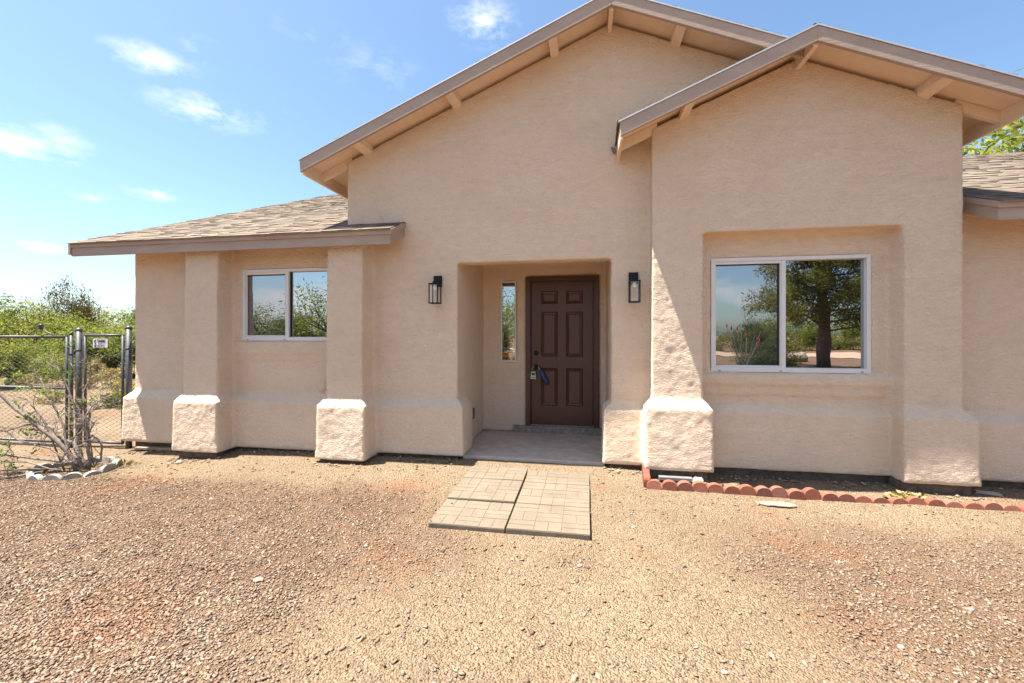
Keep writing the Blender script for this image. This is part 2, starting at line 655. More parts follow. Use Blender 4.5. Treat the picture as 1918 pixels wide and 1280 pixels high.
xs = axis_pts(-900, 900, 8.5, .1)
ys = axis_pts(-900, 900, 6.5, .1)
gm = MB()
nx, ny = len(xs), len(ys)
for yy in ys:
    for xx in xs:
        zz = gh(xx, yy)
        if abs(xx) < 8 and 0 < yy < 6:
            zz += .004 * mnoise.noise(Vector((xx * 7, yy * 7, 1)))
        gm.v.append((xx, yy, zz))
for j in range(ny - 1):
    for i in range(nx - 1):
        gm.f.append((j * nx + i, j * nx + i + 1, (j + 1) * nx + i + 1, (j + 1) * nx + i))
ground = gm.build('ground', 'dirt', smooth=True)
za = ground.data.attributes.new('zone', 'FLOAT', 'POINT')
za.data.foreach_set('value', [zone_mask(v[0], v[1]) for v in gm.v])
tag(ground, 'tan dirt yard with pinkish gravel spread before the house', 'ground', kind='structure')

# ------------------------------------------------------------------ house
house = empty('house', (0, 4.82, .1), 'single storey beige stucco house with two front gables and shingled roof', 'house')
WM, WR, WREC = 4.82, 4.62, 4.80          # wall planes: main, right gable, window recess
PITCH = 5 / 12
MAPX, MAPZ, MFY, MEH = .243, 5.05, 4.46, 3.53      # main gable apex x, roof-edge height, rake plane, half span
RAPX, RAPZ, RFY, REH = 2.04, 4.335, 4.26, 1.724    # right gable
EVY, EVZ, EPITCH = 4.42, 2.715, .43               # long eave of the house body
RIDGEY = 10.0


def hchild(o):
    """keep world coordinates under the house empty"""
    o.parent = house
    o.matrix_parent_inverse = Matrix.Translation(-Vector(house.location))
    return o


w = MB()
TH = .30


def plinth(x0, x1, y0, y1, zb, zt, zc, out=.09, sides=(1, 1), front=True):
    """swollen wall foot with a sloped top; sides = bulge at left / right end"""
    a = out * sides[0]
    b = out * sides[1]
    w.frustum((x0 - a - .012 * sides[0], x1 + b + .012 * sides[1], y0 - out - .012, y1), (x0 - a, x1 + b, y0 - out, y1), zb, zt)
    w.frustum((x0 - a, x1 + b, y0 - out, y1), (x0, x1, y0, y1), zt, zc)


# left wing wall round its window
LW = (-4.375, -3.06, 1.465, 2.375)
w.box(-6.05, LW[0], WM, WM + TH, .115, 2.86)
w.box(LW[1], -2.2, WM, WM + TH, .115, 2.86)
w.box(LW[0] - .02, LW[1] + .02, WM, WM + TH, .115, LW[2])
w.box(LW[0] - .02, LW[1] + .02, WM, WM + TH, LW[3], 2.86)
w.box(LW[0] - .1, LW[1] + .1, WM + .10, WM + TH, 1.3, 2.5)
w.box(-4.6, -2.9, WM - .03, WM + .1, 1.30, 1.447)
w.box(-4.6, -2.9, WM - .015, WM + .1, 1.225, 1.33)
plinth(-6.05, -2.5, WM, WM + TH, .115, .70, .80, sides=(1, 0))
# buttress piers of the left wing
for (a, b) in ((-4.99, -4.51), (-3.02, -2.57)):
    w.frustum((a - .012, b + .012, 4.557, WM + .1), (a + .004, b - .004, 4.575, WM + .1), .5, 2.80)
    plinth(a, b, 4.565, WM + .1, .10, .715, .825, out=.078)
# west side of the house
w.box(-6.05, -6.05 + TH, WM, 9.9, .115, 2.86)
# main gable wall with the porch opening
PX0, PX1, PZT = -1.50, .26, 2.385
w.box(-2.905, PX0, WM, WM + TH, .14, 2.7)
w.box(PX1, .80, WM, WM + TH, .14, 2.7)
und = .075
def roofz(x, ax, az):
    return az - PITCH * abs(x - ax)
poly = [(-2.905, PZT), (3.3, PZT), (3.3, roofz(3.3, MAPX, MAPZ) - und), (MAPX, MAPZ - und), (-2.905, roofz(-2.905, MAPX, MAPZ) - und)]
w.prism(poly, WM, WM + .2)
w.box(-2.905, -2.905 + TH, WM, 8.6, 2.4, roofz(-2.905, MAPX, MAPZ) - und - .01)
# porch: side walls, back wall, lid
DY = 6.11
DX0, DX1, DZ0, DZ1 = -.873, .162, .25, 2.375     # door opening
SX0, SX1, SZ0, SZ1 = -1.245, -1.015, 1.145, 2.318     # sidelight
w.box(PX0 - TH, PX0, WM + .02, DY + .2, .14, 2.75)
w.box(PX1, PX1 + TH, WM + .02, DY + .2, .14, 2.75)
w.box(PX0 - .1, PX1 + .1, WM + .05, DY + .2, 2.56, 2.8)
w.box(PX0 - .05, SX0, DY, DY + .2, .14, 2.7)
w.box(SX1, DX0, DY, DY + .2, .14, 2.7)
w.box(DX1, PX1 + .05, DY, DY + .2, .14, 2.7)
w.box(SX0 - .02, SX1 + .02, DY, DY + .2, .14, SZ0)
w.box(SX0 - .02, SX1 + .02, DY, DY + .2, SZ1, 2.7)
w.box(DX0 - .02, DX1 + .02, DY, DY + .2, DZ1, 2.7)
w.box(DX0 - .02, DX1 + .02, DY + .12, DY + .3, .14, 2.5)
w.box(SX0 - .05, SX1 + .05, DY + .12, DY + .3, 1.0, 2.5)
plinth(-2.6, PX0, WM, WM + .34, .14, .695, .785, out=.085, sides=(0, 1))
plinth(PX1, .75, WM, WM + .34, .145, .72, .80, out=.085, sides=(1, 0))
# right gable
RX0, RX1, CX0, CX1 = .665, 3.43, 1.165, 2.955
CZT = 2.585
w.box(RX0, CX0, WR, WM + .2, .16, 2.8)
w.hexa([(CX1, WR, .16), (RX1, WR, .16), (RX1, WM + .3, .16), (CX1 - .10, WM + .3, .16),
        (CX1, WR, 2.8), (RX1, WR, 2.8), (RX1, WM + .3, 2.8), (CX1 - .10, WM + .3, 2.8)])
poly = [(RX0, CZT), (RX1, CZT), (RX1, roofz(RX1, RAPX, RAPZ) - und), (RAPX, RAPZ - und), (RX0, roofz(RX0, RAPX, RAPZ) - und)]
w.prism(poly, WR, WM + .3)
RW = (1.285, 2.775, 1.155, 2.345)
w.box(CX0 - .05, RW[0], WREC, WREC + .25, .16, 2.7)
w.box(RW[1], CX1, WREC, WREC + .25, .16, 2.7)
w.box(RW[0] - .02, RW[1] + .02, WREC, WREC + .25, .16, RW[2])
w.box(RW[0] - .02, RW[1] + .02, WREC, WREC + .25, RW[3], 2.7)
w.box(RW[0] - .1, RW[1] + .1, WREC + .1, WREC + .25, 1.0, 2.5)
w.box(CX0 - .03, CX1 - .05, WREC - .05, WREC + .1, 1.03, 1.138)
w.box(CX0 - .03, CX1 - .05, WREC - .026, WREC + .1, .93, 1.06)
plinth(RX0, CX0, WR, WM + .1, .165, .79, .875, out=.075)
plinth(CX1, RX1, WR, WM + .25, .165, .765, .86, out=.075, sides=(.6, 1))
plinth(CX0 - .05, CX1, WREC, WREC + .25, .165, .745, .80, out=.06, sides=(0, 0))
w.box(RX1 - TH, RX1, WR, 7.0, .16, 3.62)
# right wing
w.box(RX1 - .1, 9.0, 4.88, 5.18, .15, 2.86)
plinth(RX1, 9.0, 4.88, 5.18, .15, .70, .79, sides=(0, 0))

src = w.build('stucco_source', None)
md = src.modifiers.new('m', 'REMESH')
md.mode = 'VOXEL'
md.voxel_size = .0185
md.adaptivity = 0
sm = src.modifiers.new('s', 'SMOOTH')
sm.factor = .5
sm.iterations = 1
tx = bpy.data.textures.new('trowel', 'CLOUDS')
tx.noise_scale = .28
tx.noise_depth = 3
dm = src.modifiers.new('d', 'DISPLACE')
dm.texture = tx
dm.texture_coords = 'GLOBAL'
dm.strength = .011
dm.mid_level = .5
tx2 = bpy.data.textures.new('trowel_fine', 'CLOUDS')
tx2.noise_scale = .048
tx2.noise_depth = 2
dm2 = src.modifiers.new('d2', 'DISPLACE')
dm2.texture = tx2
dm2.texture_coords = 'GLOBAL'
dm2.strength = .0065
dm2.mid_level = .5
dg = bpy.context.evaluated_depsgraph_get()
me = bpy.data.meshes.new_from_object(src.evaluated_get(dg))
bpy.data.objects.remove(src)
bm = bmesh.new()
bm.from_mesh(me)
kill = [f for f in bm.faces if f.calc_center_median().y > 6.24 and f.normal.y > .5
        or (f.normal.y > .5 and f.calc_center_median().y < 6.2 and not (-1.4 < f.calc_center_median().x < .2))]
bmesh.ops.delete(bm, geom=kill, context='FACES')
bm.to_mesh(me)
bm.free()
me.name = 'stucco_wall'
me.materials.clear()
me.materials.append(MATS['stucco'])
me.polygons.foreach_set('use_smooth', [True] * len(me.polygons))
hchild(link('stucco_wall', me))

# foundation just inside the stucco, and porch floor
FB = []
FB.append((-6.0, -2.5, WM - .03, WM + .2, -.25, .135))
FB.append((-6.0, -5.7, WM, 9.9, -.25, .13))
for (a, b) in ((-4.99, -4.51), (-3.02, -2.57)):
    FB.append((a - .03, b + .03, 4.53, WM, -.25, .125))
FB.append((-2.52, PX0 + .02, WM - .032, WM + .32, -.25, .155))
FB.append((PX1 - .02, .72, WM - .034, WM + .3, -.25, .16))
FB.append((RX0 - .03, CX0 + .03, WR - .035, WM + .1, -.25, .18))
FB.append((CX0, CX1, WREC - .02, WREC + .2, -.25, .18))
FB.append((CX1 - .05, RX1 + .03, WR - .036, WM + .2, -.25, .18))
FB.append((RX1, 9.0, 4.84, 5.1, -.25, .17))
for q in FB:
    hchild(MB().box(*q).build('foundation', 'foundation'))
sl = MB().box(PX0 - .02 + .09, PX1 - .07, 4.80, DY + .05, -.2, .138)
sl.box(PX0 - .05, PX1 + .05, WM + .33, DY + .05, -.2, .134)
hchild(sl.build('porch_slab', 'concrete', bevel=.008))
hchild(MB().box(-1.045, PX1 + .03, DY - .06, DY + .1, .10, .236).build('door_step', 'step_concrete', bevel=.006))

# ------------------------------------------------------------------ roof
roof_m = MB()


def roof_plane(o, ux, vx, lu, lv, th=.03):
    """o = lower corner on the top surface, ux along the eave, vx up the slope (unit), slab hangs below"""
    o, ux, vx = Vector(o), Vector(ux).normalized(), Vector(vx).normalized()
    n = ux.cross(vx).normalized()
    if n.z < 0:
        n = -n
    q = [o, o + ux * lu, o + ux * lu + vx * lv, o + vx * lv]
    dn = n * -th
    a = [p + dn for p in q] + q
    if (q[1] - q[0]).cross(q[3] - q[0]).z < 0:
        a = [a[1], a[0], a[3], a[2], a[5], a[4], a[7], a[6]]
    roof_m.hexa(a)
    return o, ux, vx, n


shm = MB()


def shingles(o, ux, vx, n, lu, lv, umin=lambda v: 0.0, umax=None, over=.025, seed=1):
    rr = random.Random(seed)
    ex = .128
    ci = 0
    v = -over
    while v < lv:
        u0 = umin(max(v, 0))
        u1 = (umax(max(v, 0)) if umax else lu)
        u = u0 - rr.uniform(.0, .22)
        while u < u1:
            wd = rr.choice((.10, .13, .16, .20, .26))
            a, b = max(u, u0 - over * .3), min(u + wd - .004, u1 + over * .3)
            if b - a > .02:
                t0 = rr.choice((.008, .010, .015))
                hi = min(v + ex + .05, lv + .03)
                lo = v + rr.uniform(-.004, .004)
                P = lambda uu, vv, hh: o + ux * uu + vx * vv + n * hh
                k = len(shm.v)
                shm.v += [tuple(P(a, lo, .001)), tuple(P(b, lo, .001)), tuple(P(b, hi, .002)), tuple(P(a, hi, .002)),
                          tuple(P(a, lo, t0)), tuple(P(b, lo, t0)), tuple(P(b, hi, .004)), tuple(P(a, hi, .004))]
                for q in ((4, 5, 6, 7), (0, 1, 5, 4), (1, 2, 6, 5), (3, 0, 4, 7)):
                    shm.f.append(tuple(k + i for i in q))
            u += wd
        v += ex
        ci += 1


cs, sn = 1 / math.hypot(1, EPITCH), EPITCH / math.hypot(1, EPITCH)
LV = (RIDGEY - EVY) / cs
# house body, west part: whole slope, then the short pent in front of the main gable
WX0, WX1, PENT = -6.56, -2.93, -2.156
pl = roof_plane((WX0, EVY, EVZ), (1, 0, 0), (0, cs, sn), WX1 - WX0, LV)
pl2 = roof_plane((WX1, EVY, EVZ), (1, 0, 0), (0, cs, sn), PENT - WX1, (WM + .02 - EVY) / cs)
shingles(*pl, PENT - WX0, LV, umax=lambda v: (PENT - WX0) if v < (WM - EVY) / cs - .05 else (WX1 - WX0), seed=3)
# east part
EX0 = 3.56
pl = roof_plane((EX0, EVY, EVZ), (1, 0, 0), (0, cs, sn), 9.6 - EX0, LV)
shingles(*pl, 9.6 - EX0, LV, seed=4)
# back slope of the body
roof_plane((9.6, 15.5, EVZ - .06), (-1, 0, 0), (0, -cs, sn), 9.6 - WX0, LV)
# front gables
pc, ps = 1 / math.hypot(1, PITCH), PITCH / math.hypot(1, PITCH)
MCUT = 1.79     # where the right gable roof covers the main rake
for (ax, az, fy, eh, yb, sd) in ((MAPX, MAPZ, MFY, MEH, 10.2, 5), (RAPX, RAPZ, RFY, REH, 8.0, 6)):
    ez = az - PITCH * eh
    ln = yb - fy
    for s in (-1, 1):
        if s > 0 and ax == MAPX:
            pl = roof_plane((ax + MCUT, fy, az - PITCH * MCUT), (0, 1, 0), (-pc, 0, ps), ln, MCUT / pc)
            shingles(*pl, ln, MCUT / pc, over=.022, seed=sd)
            pl = roof_plane((ax + eh, 5.0, ez), (0, 1, 0), (-pc, 0, ps), yb - 5.0, (eh - MCUT) / pc)
            shingles(*pl, yb - 5.0, (eh - MCUT) / pc, over=.022, seed=sd + 3)
            continue
        o = (ax + s * eh, fy if s > 0 else yb, ez)
        back = yb
        pl = roof_plane(o, (0, 1 if s > 0 else -1, 0), (-s * pc, 0, ps), ln, eh / pc)
        if s > 0:
            shingles(*pl, ln, eh / pc, over=.022, seed=sd)
        else:
            shingles(*pl, ln, eh / pc, over=.022, seed=sd + 10)
    # ridge caps
    y = fy + .10
    rr = random.Random(sd)
    while y < fy + 5.5:
        for s in (-1, 1):
            a = Vector((ax, y, az + .022))
            b = Vector((ax + s * .14, y, az + .022 - .14 * PITCH))
            c_ = Vector((ax + s * .14, y + .19, az + .012 - .14 * PITCH))
            d_ = Vector((ax, y + .19, az + .012))
            k = len(shm.v)
            dn = Vector((0, 0, -.012))
            shm.v += [tuple(q) for q in (a, b, c_, d_, a + dn, b + dn, c_ + dn, d_ + dn)]
            for q in ((0, 1, 2, 3), (0, 4, 5, 1), (1, 5, 6, 2)):
                shm.f.append(tuple(k + i for i in q))
        y += .15

roof = hchild(roof_m.build('roof', 'soffit_paint'))


def rchild(mb, name, mat, bevel=0.0, kind=None):
    o = mb.build(name, mat, bevel=bevel)
    o.parent = roof
    o.matrix_parent_inverse = Matrix.Translation(-Vector(house.location)) @ Matrix.Identity(4)
    o.matrix_parent_inverse = Matrix.Identity(4)
    if kind:
        o['kind'] = kind
    return o


rchild(shm, 'shingles', 'shingle', kind='stuff')['label'] = 'weathered tan asphalt shingles laid in courses'


def board(p, q, h, th, nrm):
    """plank from p to q (top edge), hanging h down, th thick towards -nrm"""
    p, q, nrm = Vector(p), Vector(q), Vector(nrm).normalized()
    dn = Vector((0, 0, -h))
    bk = nrm * -th
    m = MB()
    a = [p + dn, q + dn, q + dn + bk, p + dn + bk, p, q, q + bk, p + bk]
    m.hexa(a)
    bm_ = bmesh.new()
    me_ = m.mesh('t', None)
    bm_.from_mesh(me_)
    bmesh.ops.recalc_face_normals(bm_, faces=bm_.faces)
    m2 = MB()
    m2.v = [tuple(v.co) for v in bm_.verts]
    m2.f = [tuple(v.index for v in f.verts) for f in bm_.faces]
    bm_.free()
    bpy.data.meshes.remove(me_)
    return m2


FH = .135
# long eave fascias with a thin upper trim board
for (xa, xb) in ((WX0, PENT), (EX0, 9.6)):
    rchild(board((xa, EVY + .02, EVZ - .012), (xb, EVY + .02, EVZ - .012), .15, .03, (0, -1, 0)), 'fascia_board', 'fascia_paint', .003)
    rchild(board((xa - .006, EVY + .002, EVZ - .004), (xb + .006, EVY + .002, EVZ - .004), .052, .02, (0, -1, 0)), 'trim_board', 'fascia_paint', .003)
# returns at the ends of the eaves
zr = EVZ + EPITCH * (WM - EVY)
for xx, yb, sgn in ((PENT, WM + .01, 1), (EX0, 4.9, -1)):
    m = MB()
    zb = EVZ + EPITCH * (yb - EVY)
    x0, x1 = sorted((xx, xx - sgn * .028))
    x0 += .001 * sgn
    x1 += .001 * sgn
    m.hexa([(x0, EVY + .021, EVZ - .163), (x1, EVY + .021, EVZ - .163), (x1, yb, zb - .163), (x0, yb, zb - .163),
            (x0, EVY + .021, EVZ - .006), (x1, EVY + .021, EVZ - .006), (x1, yb, zb - .006), (x0, yb, zb - .006)])
    rchild(m, 'fascia_board', 'fascia_paint')
    m = MB()
    x0, x1 = sorted((xx + sgn * .018, xx + sgn * .002))
    m.hexa([(x0, EVY, EVZ - .055), (x1, EVY, EVZ - .055), (x1, yb, zb - .055), (x0, yb, zb - .055),
            (x0, EVY, EVZ - .002), (x1, EVY, EVZ - .002), (x1, yb, zb - .002), (x0, yb, zb - .002)])
    rchild(m, 'trim_board', 'fascia_paint')
# west rake board
m = MB()
zb = EVZ + EPITCH * (RIDGEY - EVY)
m.hexa([(WX0 - .02, EVY, EVZ - .15), (WX0 + .012, EVY, EVZ - .15), (WX0 + .012, RIDGEY, zb - .15), (WX0 - .02, RIDGEY, zb - .15),
        (WX0 - .02, EVY, EVZ - .006), (WX0 + .012, EVY, EVZ - .006), (WX0 + .012, RIDGEY, zb - .006), (WX0 - .02, RIDGEY, zb - .006)])
rchild(m, 'rake_board', 'fascia_paint')
# gable rakes: barge boards, drip edge, eave boards and lookouts
for (ax, az, fy, eh, wall, wx0, wx1, yb, look) in (
        (MAPX, MAPZ, MFY, MEH, WM, -2.905, 3.3, 8.5, (-2.62, -1.50, -.36, .243, .93)),
        (RAPX, RAPZ, RFY, REH, WR, RX0, RX1, 6.5, (.98, 2.04, 3.10))):
    ez = az - PITCH * eh
    for s in (-1, 1):
        cut = s > 0 and ax == MAPX
        if cut:
            eh, ez = MCUT, az - PITCH * MCUT
        p = (ax, fy - .006, az - .012)
        q = (ax + s * eh, fy - .006, ez - .012)
        rchild(board(p, q, FH, .035, (0, -1, 0)), 'barge_board', 'fascia_paint', .003)
        p = (ax, fy - .014, az + .004)
        q = (ax + s * (eh + .02), fy - .014, ez + .004 - .02 * PITCH)
        rchild(board(p, q, .014, .03, (0, -1, 0)), 'drip_edge', 'drip_metal')
        if cut:
            continue
        p = (ax + s * (eh - .002), fy + .032, ez - .014)
        q = (ax + s * (eh - .002), yb, ez - .014)
        rchild(board(p, q, FH + .015, .03, (s, 0, 0)), 'eave_board', 'soffit_paint' if s < 0 and ax < 1 else 'soffit_paint')
        # rafter tail running down to the eave beside the wall corner
        wx = wx0 if s < 0 else wx1
        zt = lambda x: az - PITCH * abs(x - ax) - .036
        for yy in (wall + .015, wall + .62):
            a, b = wx - s * .05, ax + s * (eh - .03)
            m = MB()
            x0, x1 = min(a, b), max(a, b)
            m.hexa([(x0, yy, zt(x0) - .10), (x1, yy, zt(x1) - .10), (x1, yy + .05, zt(x1) - .10), (x0, yy + .05, zt(x0) - .10),
                    (x0, yy, zt(x0)), (x1, yy, zt(x1)), (x1, yy + .05, zt(x1)), (x0, yy + .05, zt(x0))])
            rchild(m, 'rafter_tail', 'soffit_paint', .003)
    for lx in look:
        m = MB()
        za, zb_ = az - PITCH * abs(lx - .045 - ax) - .037, az - PITCH * abs(lx + .045 - ax) - .037
        hw = .045
        if abs(lx - ax) < .01:
            hw = .022
            za = zb_ = az - .05
        dp = .13 if abs(lx - ax) < .01 else .085
        m.hexa([(lx - hw, fy + .033, za - dp), (lx + hw, fy + .033, zb_ - dp), (lx + hw, wall + .1, zb_ - dp), (lx - hw, wall + .1, za - dp),
                (lx - hw, fy + .033, za), (lx + hw, fy + .033, zb_), (lx + hw, wall + .1, zb_), (lx - hw, wall + .1, za)])
        rchild(m, 'lookout_beam', 'soffit_paint', .003)
# small bent flashing where the right eave meets the main wall
m = MB().hexa([(.272, 4.79, 3.545), (.30, 4.79, 3.525), (.30, 4.83, 3.525), (.272, 4.83, 3.545),
               (.258, 4.785, 3.60), (.30, 4.785, 3.58), (.30, 4.83, 3.58), (.258, 4.83, 3.60)])
rchild(m, 'flashing', 'cap_metal')


# ------------------------------------------------------------------ windows
def window(name, x0, x1, z0, z1, y, mull, label, screen=True):
    """white vinyl slider set into an opening; y = wall face"""
    fw = .036
    m = MB()
    yf, yb = y - .006, y + .085
    m.box(x0, x1, yf, yb, z1 - fw, z1)
    m.box(x0, x1, yf, yb, z0, z0 + fw + .012)
    m.box(x0, x0 + fw, yf + .0015, yb, z0 + fw, z1 - fw)
    m.box(x1 - fw, x1, yf + .0015, yb, z0 + fw, z1 - fw)
    m.box(mull - .021, mull + .021, yf + .006, yb, z0 + fw, z1 - fw)
    o = hchild(m.build(name, 'vinyl', bevel=.0025))
    o['label'] = label

    def sub(mb, nm, mat, bev=0.0):
        c = mb.build(nm, mat, bevel=bev)
        c.parent = o
        return c
    # sliding sash on the left, slimmer rails
    s0, s1, t0, t1 = x0 + fw, mull - .021, z0 + fw + .012, z1 - fw
    sw = .021
    g = MB()
    g.box(s0, s1, yf + .012, yf + .04, t1 - sw - .008, t1)
    g.box(s0, s1, yf + .012, yf + .04, t0, t0 + sw)
    g.box(s0, s0 + sw * .7, yf + .0135, yf + .04, t0 + sw, t1 - sw)
    g.box(s1 - sw * .5, s1, yf + .0135, yf + .04, t0 + sw, t1 - sw)
    sub(g, 'sash', 'vinyl', .0015)
    gk = MB()
    gk.box(s0 + .010, s1 - .006, yf + .036, yf + .046, t1 - sw - .018, t1 - sw)
    gk.box(s1 - .022, s1 - .008, yf + .0365, yf + .046, t0 + .01, t1 - sw)
    gk.box(mull + .02, mull + .028, yf + .036, yf + .06, t0, t1)
    sub(gk, 'gasket', 'dark_gasket')
    sub(MB().box(s0 + .008, s1 - .004, yf + .048, yf + .054, t0 + .01, t1 - .02), 'pane', 'screened_glass')
    sub(MB().box(mull + .015, x1 - fw + .004, yf + .052, yf + .058, t0 - .01, t1 + .004), 'pane', 'window_glass')
    for hx in (x0 + .08, mull - .03, x1 - .08):
        sub(MB().box(hx - .012, hx + .012, yf - .002, yf + .003, z0 + .012, z0 + .019), 'weep_hole', 'dark_gasket')
    if name == 'window' and x0 > 0:
        sub(MB().box(mull - .008, mull + .004, yf - .002, yf + .01, z0 + .17, z0 + .20), 'latch', 'vinyl')
    return o


window('window', LW[0], LW[1], LW[2], LW[3], WM, -3.735, 'smaller sliding window between the two left piers')
window('window', RW[0], RW[1], RW[2], RW[3], WREC, 1.985, 'large sliding window recessed in the right gable')

# sidelight beside the door
m = MB()
sy = DY - .008
m.box(SX0, SX1, sy, sy + .1, SZ1 - .02, SZ1)
m.box(SX0, SX1, sy, sy + .1, SZ0, SZ0 + .022)
m.box(SX0, SX0 + .02, sy + .0015, sy + .1, SZ0 + .02, SZ1 - .02)
m.box(SX1 - .02, SX1, sy + .0015, sy + .1, SZ0 + .02, SZ1 - .02)
side = hchild(m.build('sidelight', 'vinyl', bevel=.002))
side['label'] = 'narrow upright window to the left of the front door'
c = MB().box(SX0 + .015, SX1 - .015, sy + .03, sy + .036, SZ0 + .015, SZ1 - .015).build('pane', 'window_glass')
c.parent = side
st = MB().box(SX0 + .025, SX0 + .118, sy + .0265, sy + .0285, SZ0 + .028, SZ0 + .135).build('sticker', 'sticker_amber')
st.parent = side
st['label'] = 'small amber security sticker with dark lines of print'
ms = MB()
yy = sy + .0245
ms.box(SX0 + .030, SX0 + .100, yy, yy + .0015, SZ0 + .098, SZ0 + .104)
for i in range(4):
    ms.box(SX0 + .032 + i * .018, SX0 + .044 + i * .018, yy, yy + .0015, SZ0 + .110, SZ0 + .124)
ms.box(SX0 + .030, SX0 + .112, yy, yy + .0015, SZ0 + .068, SZ0 + .076)
for i in range(4):
    ms.box(SX0 + .026 + i * .024, SX0 + .038 + i * .024, yy, yy + .0015, SZ0 + .030, SZ0 + .064)
ms.box(SX0 + .026, SX0 + .117, yy + .0002, yy + .0016, SZ0 + .046, SZ0 + .052)
c = ms.build('sticker_print', 'sticker_dark')
c.parent = side

# ------------------------------------------------------------------ front door
m = MB()
fy = DY - .03
m.box(DX0, DX0 + .068, fy, DY + .1, DZ0 - .01, DZ1)
m.box(DX1 - .068, DX1, fy, DY + .1, DZ0 - .01, DZ1)
m.box(DX0 + .068, DX1 - .068, fy + .001, DY + .1, DZ1 - .062, DZ1)
m.box(DX0 + .068, DX0 + .082, fy + .025, DY + .1, DZ0 - .01, DZ1 - .062)
m.box(DX1 - .082, DX1 - .068, fy + .025, DY + .1, DZ0 - .01, DZ1 - .062)
m.box(DX0 + .068, DX1 - .068, fy + .026, DY + .1, DZ1 - .078, DZ1 - .062)
hchild(m.build('door_frame', 'door_paint', bevel=.004))
lx0, lx1, lz0, lz1 = DX0 + .084, DX1 - .084, DZ0 + .012, DZ1 - .080
ly = DY + .012
door = hchild(MB().box(lx0, lx1, ly, ly + .045, lz0, lz1).build('door', 'door_paint', bevel=.002))
door['label'] = 'dark brown six panel front door'
DW, DH = lx1 - lx0, lz1 - lz0


def dpart(mb, nm, mat, smooth=False, bevel=0.0):
    o = mb.build(nm, mat, smooth=smooth, bevel=bevel)
    o.parent = door
    return o


for (a, b) in ((.155, .43), (.565, .84)):
    for (c0, c1) in ((.845, .935), (.475, .79), (.13, .395)):
        x0, x1 = lx0 + a * DW, lx0 + b * DW
        z0, z1 = lz0 + c0 * DH, lz0 + c1 * DH
        m = MB()
        # proud moulding ring, sloping in, with a raised field
        o = [(x0, z0), (x1, z0), (x1, z1), (x0, z1)]
        i1 = [(x0 + .012, z0 + .012), (x1 - .012, z0 + .012), (x1 - .012, z1 - .012), (x0 + .012, z1 - .012)]
        i2 = [(x0 + .038, z0 + .038), (x1 - .038, z0 + .038), (x1 - .038, z1 - .038), (x0 + .038, z1 - .038)]
        i3 = [(x0 + .046, z0 + .046), (x1 - .046, z0 + .046), (x1 - .046, z1 - .046), (x0 + .046, z1 - .046)]
        rings = [(o, ly + .0005), (i1, ly - .013), (i2, ly - .001), (i3, ly - .007)]
        for ring, yv in rings:
            m.v += [(x, yv, z) for x, z in ring]
        for r_ in range(3):
            for k in range(4):
                k2 = (k + 1) % 4
                m.f.append((r_ * 4 + k, r_ * 4 + k2, r_ * 4 + 4 + k2, r_ * 4 + 4 + k))
        m.f.append((12, 13, 14, 15))
        dpart(m, 'panel', 'door_paint')
kx, kz = lx0 + .065, lz0 + .40 * DH
dpart(MB().lathe((kx, ly, kz), [(.034, -.002), (.034, .008), (.014, .010), (.013, .035), (.026, .040), (.030, .055), (.024, .068), (.008, .071)], 18, 'y'), 'door_knob', 'black_metal', True)
dpart(MB().lathe((kx, ly, lz0 + .50 * DH), [(.034, -.002), (.033, .010), (.026, .018), (.010, .020)], 18, 'y'), 'deadbolt', 'black_metal', True)
hchild(MB().box(lx0 - .01, lx1 + .01, DY - .035, DY + .05, .234, DZ0 + .010).build('threshold', 'cap_metal', bevel=.003))

# lockboxes hanging on the knob
lb = empty('key_lockbox', (kx - .035, ly - .05, kz - .17), 'small grey combination lockbox hanging from the front door knob', 'lockbox')
m = MB().frustum((-.042, .042, -.022, .022), (-.032, .032, -.022, .022), 0, .11)
m.build('case', 'lockbox_grey', lb, bevel=.006)
MB().box(-.022, .022, -.025, -.020, .06, .09).build('dial_window', 'black_metal', lb)
MB().box(-.024, .024, -.0235, -.020, .018, .026).build('slot', 'dark_gasket', lb)
MB().tube([(-.018, 0, .10), (-.018, 0, .155), (.005, 0, .185), (.032, 0, .175), (.035, 0, .15)], .0055, 8).build('shackle', 'drip_metal', lb, True)
lb2 = empty('electronic_lockbox', (kx + .118, ly - .052, kz - .235), 'dark blue electronic lockbox tilted against the front door', 'lockbox')
m = MB()
m.tube([(.05, 0, -.01), (.045, 0, .0), (.01, 0, .07), (-.028, 0, .15), (-.048, 0, .19), (-.054, 0, .20)], [.02, .034, .035, .034, .03, .018], 12)
m.build('case', 'lockbox_blue', lb2, True)
MB().tube([(-.05, 0, .185), (-.085, 0, .235), (-.115, .0, .26), (-.125, 0, .245)], .006, 8).build('shackle', 'drip_metal', lb2, True)

# outlet box on the porch side wall, and a round patch on the left wall
m = MB().box(PX0 - .01, PX0 + .012, 5.50, 5.57, .42, .56)
o = hchild(m.build('outlet', 'outlet_plastic', bevel=.003))
m = MB().lathe((-3.245, WM, .78), [(.075, -.01), (.074, .006), (.066, .010), (.064, .006), (.02, .007)], 24, 'y')
# round patch sits on the swollen foot of the wall just above its slope
m = MB().lathe((-3.255, WM, .905), [(.072, -.01), (.072, .008), (.066, .012), (.060, .007), (.058, .009), (.01, .010)], 26, 'y')
hchild(m.build('cover_plate', 'stucco', smooth=True))


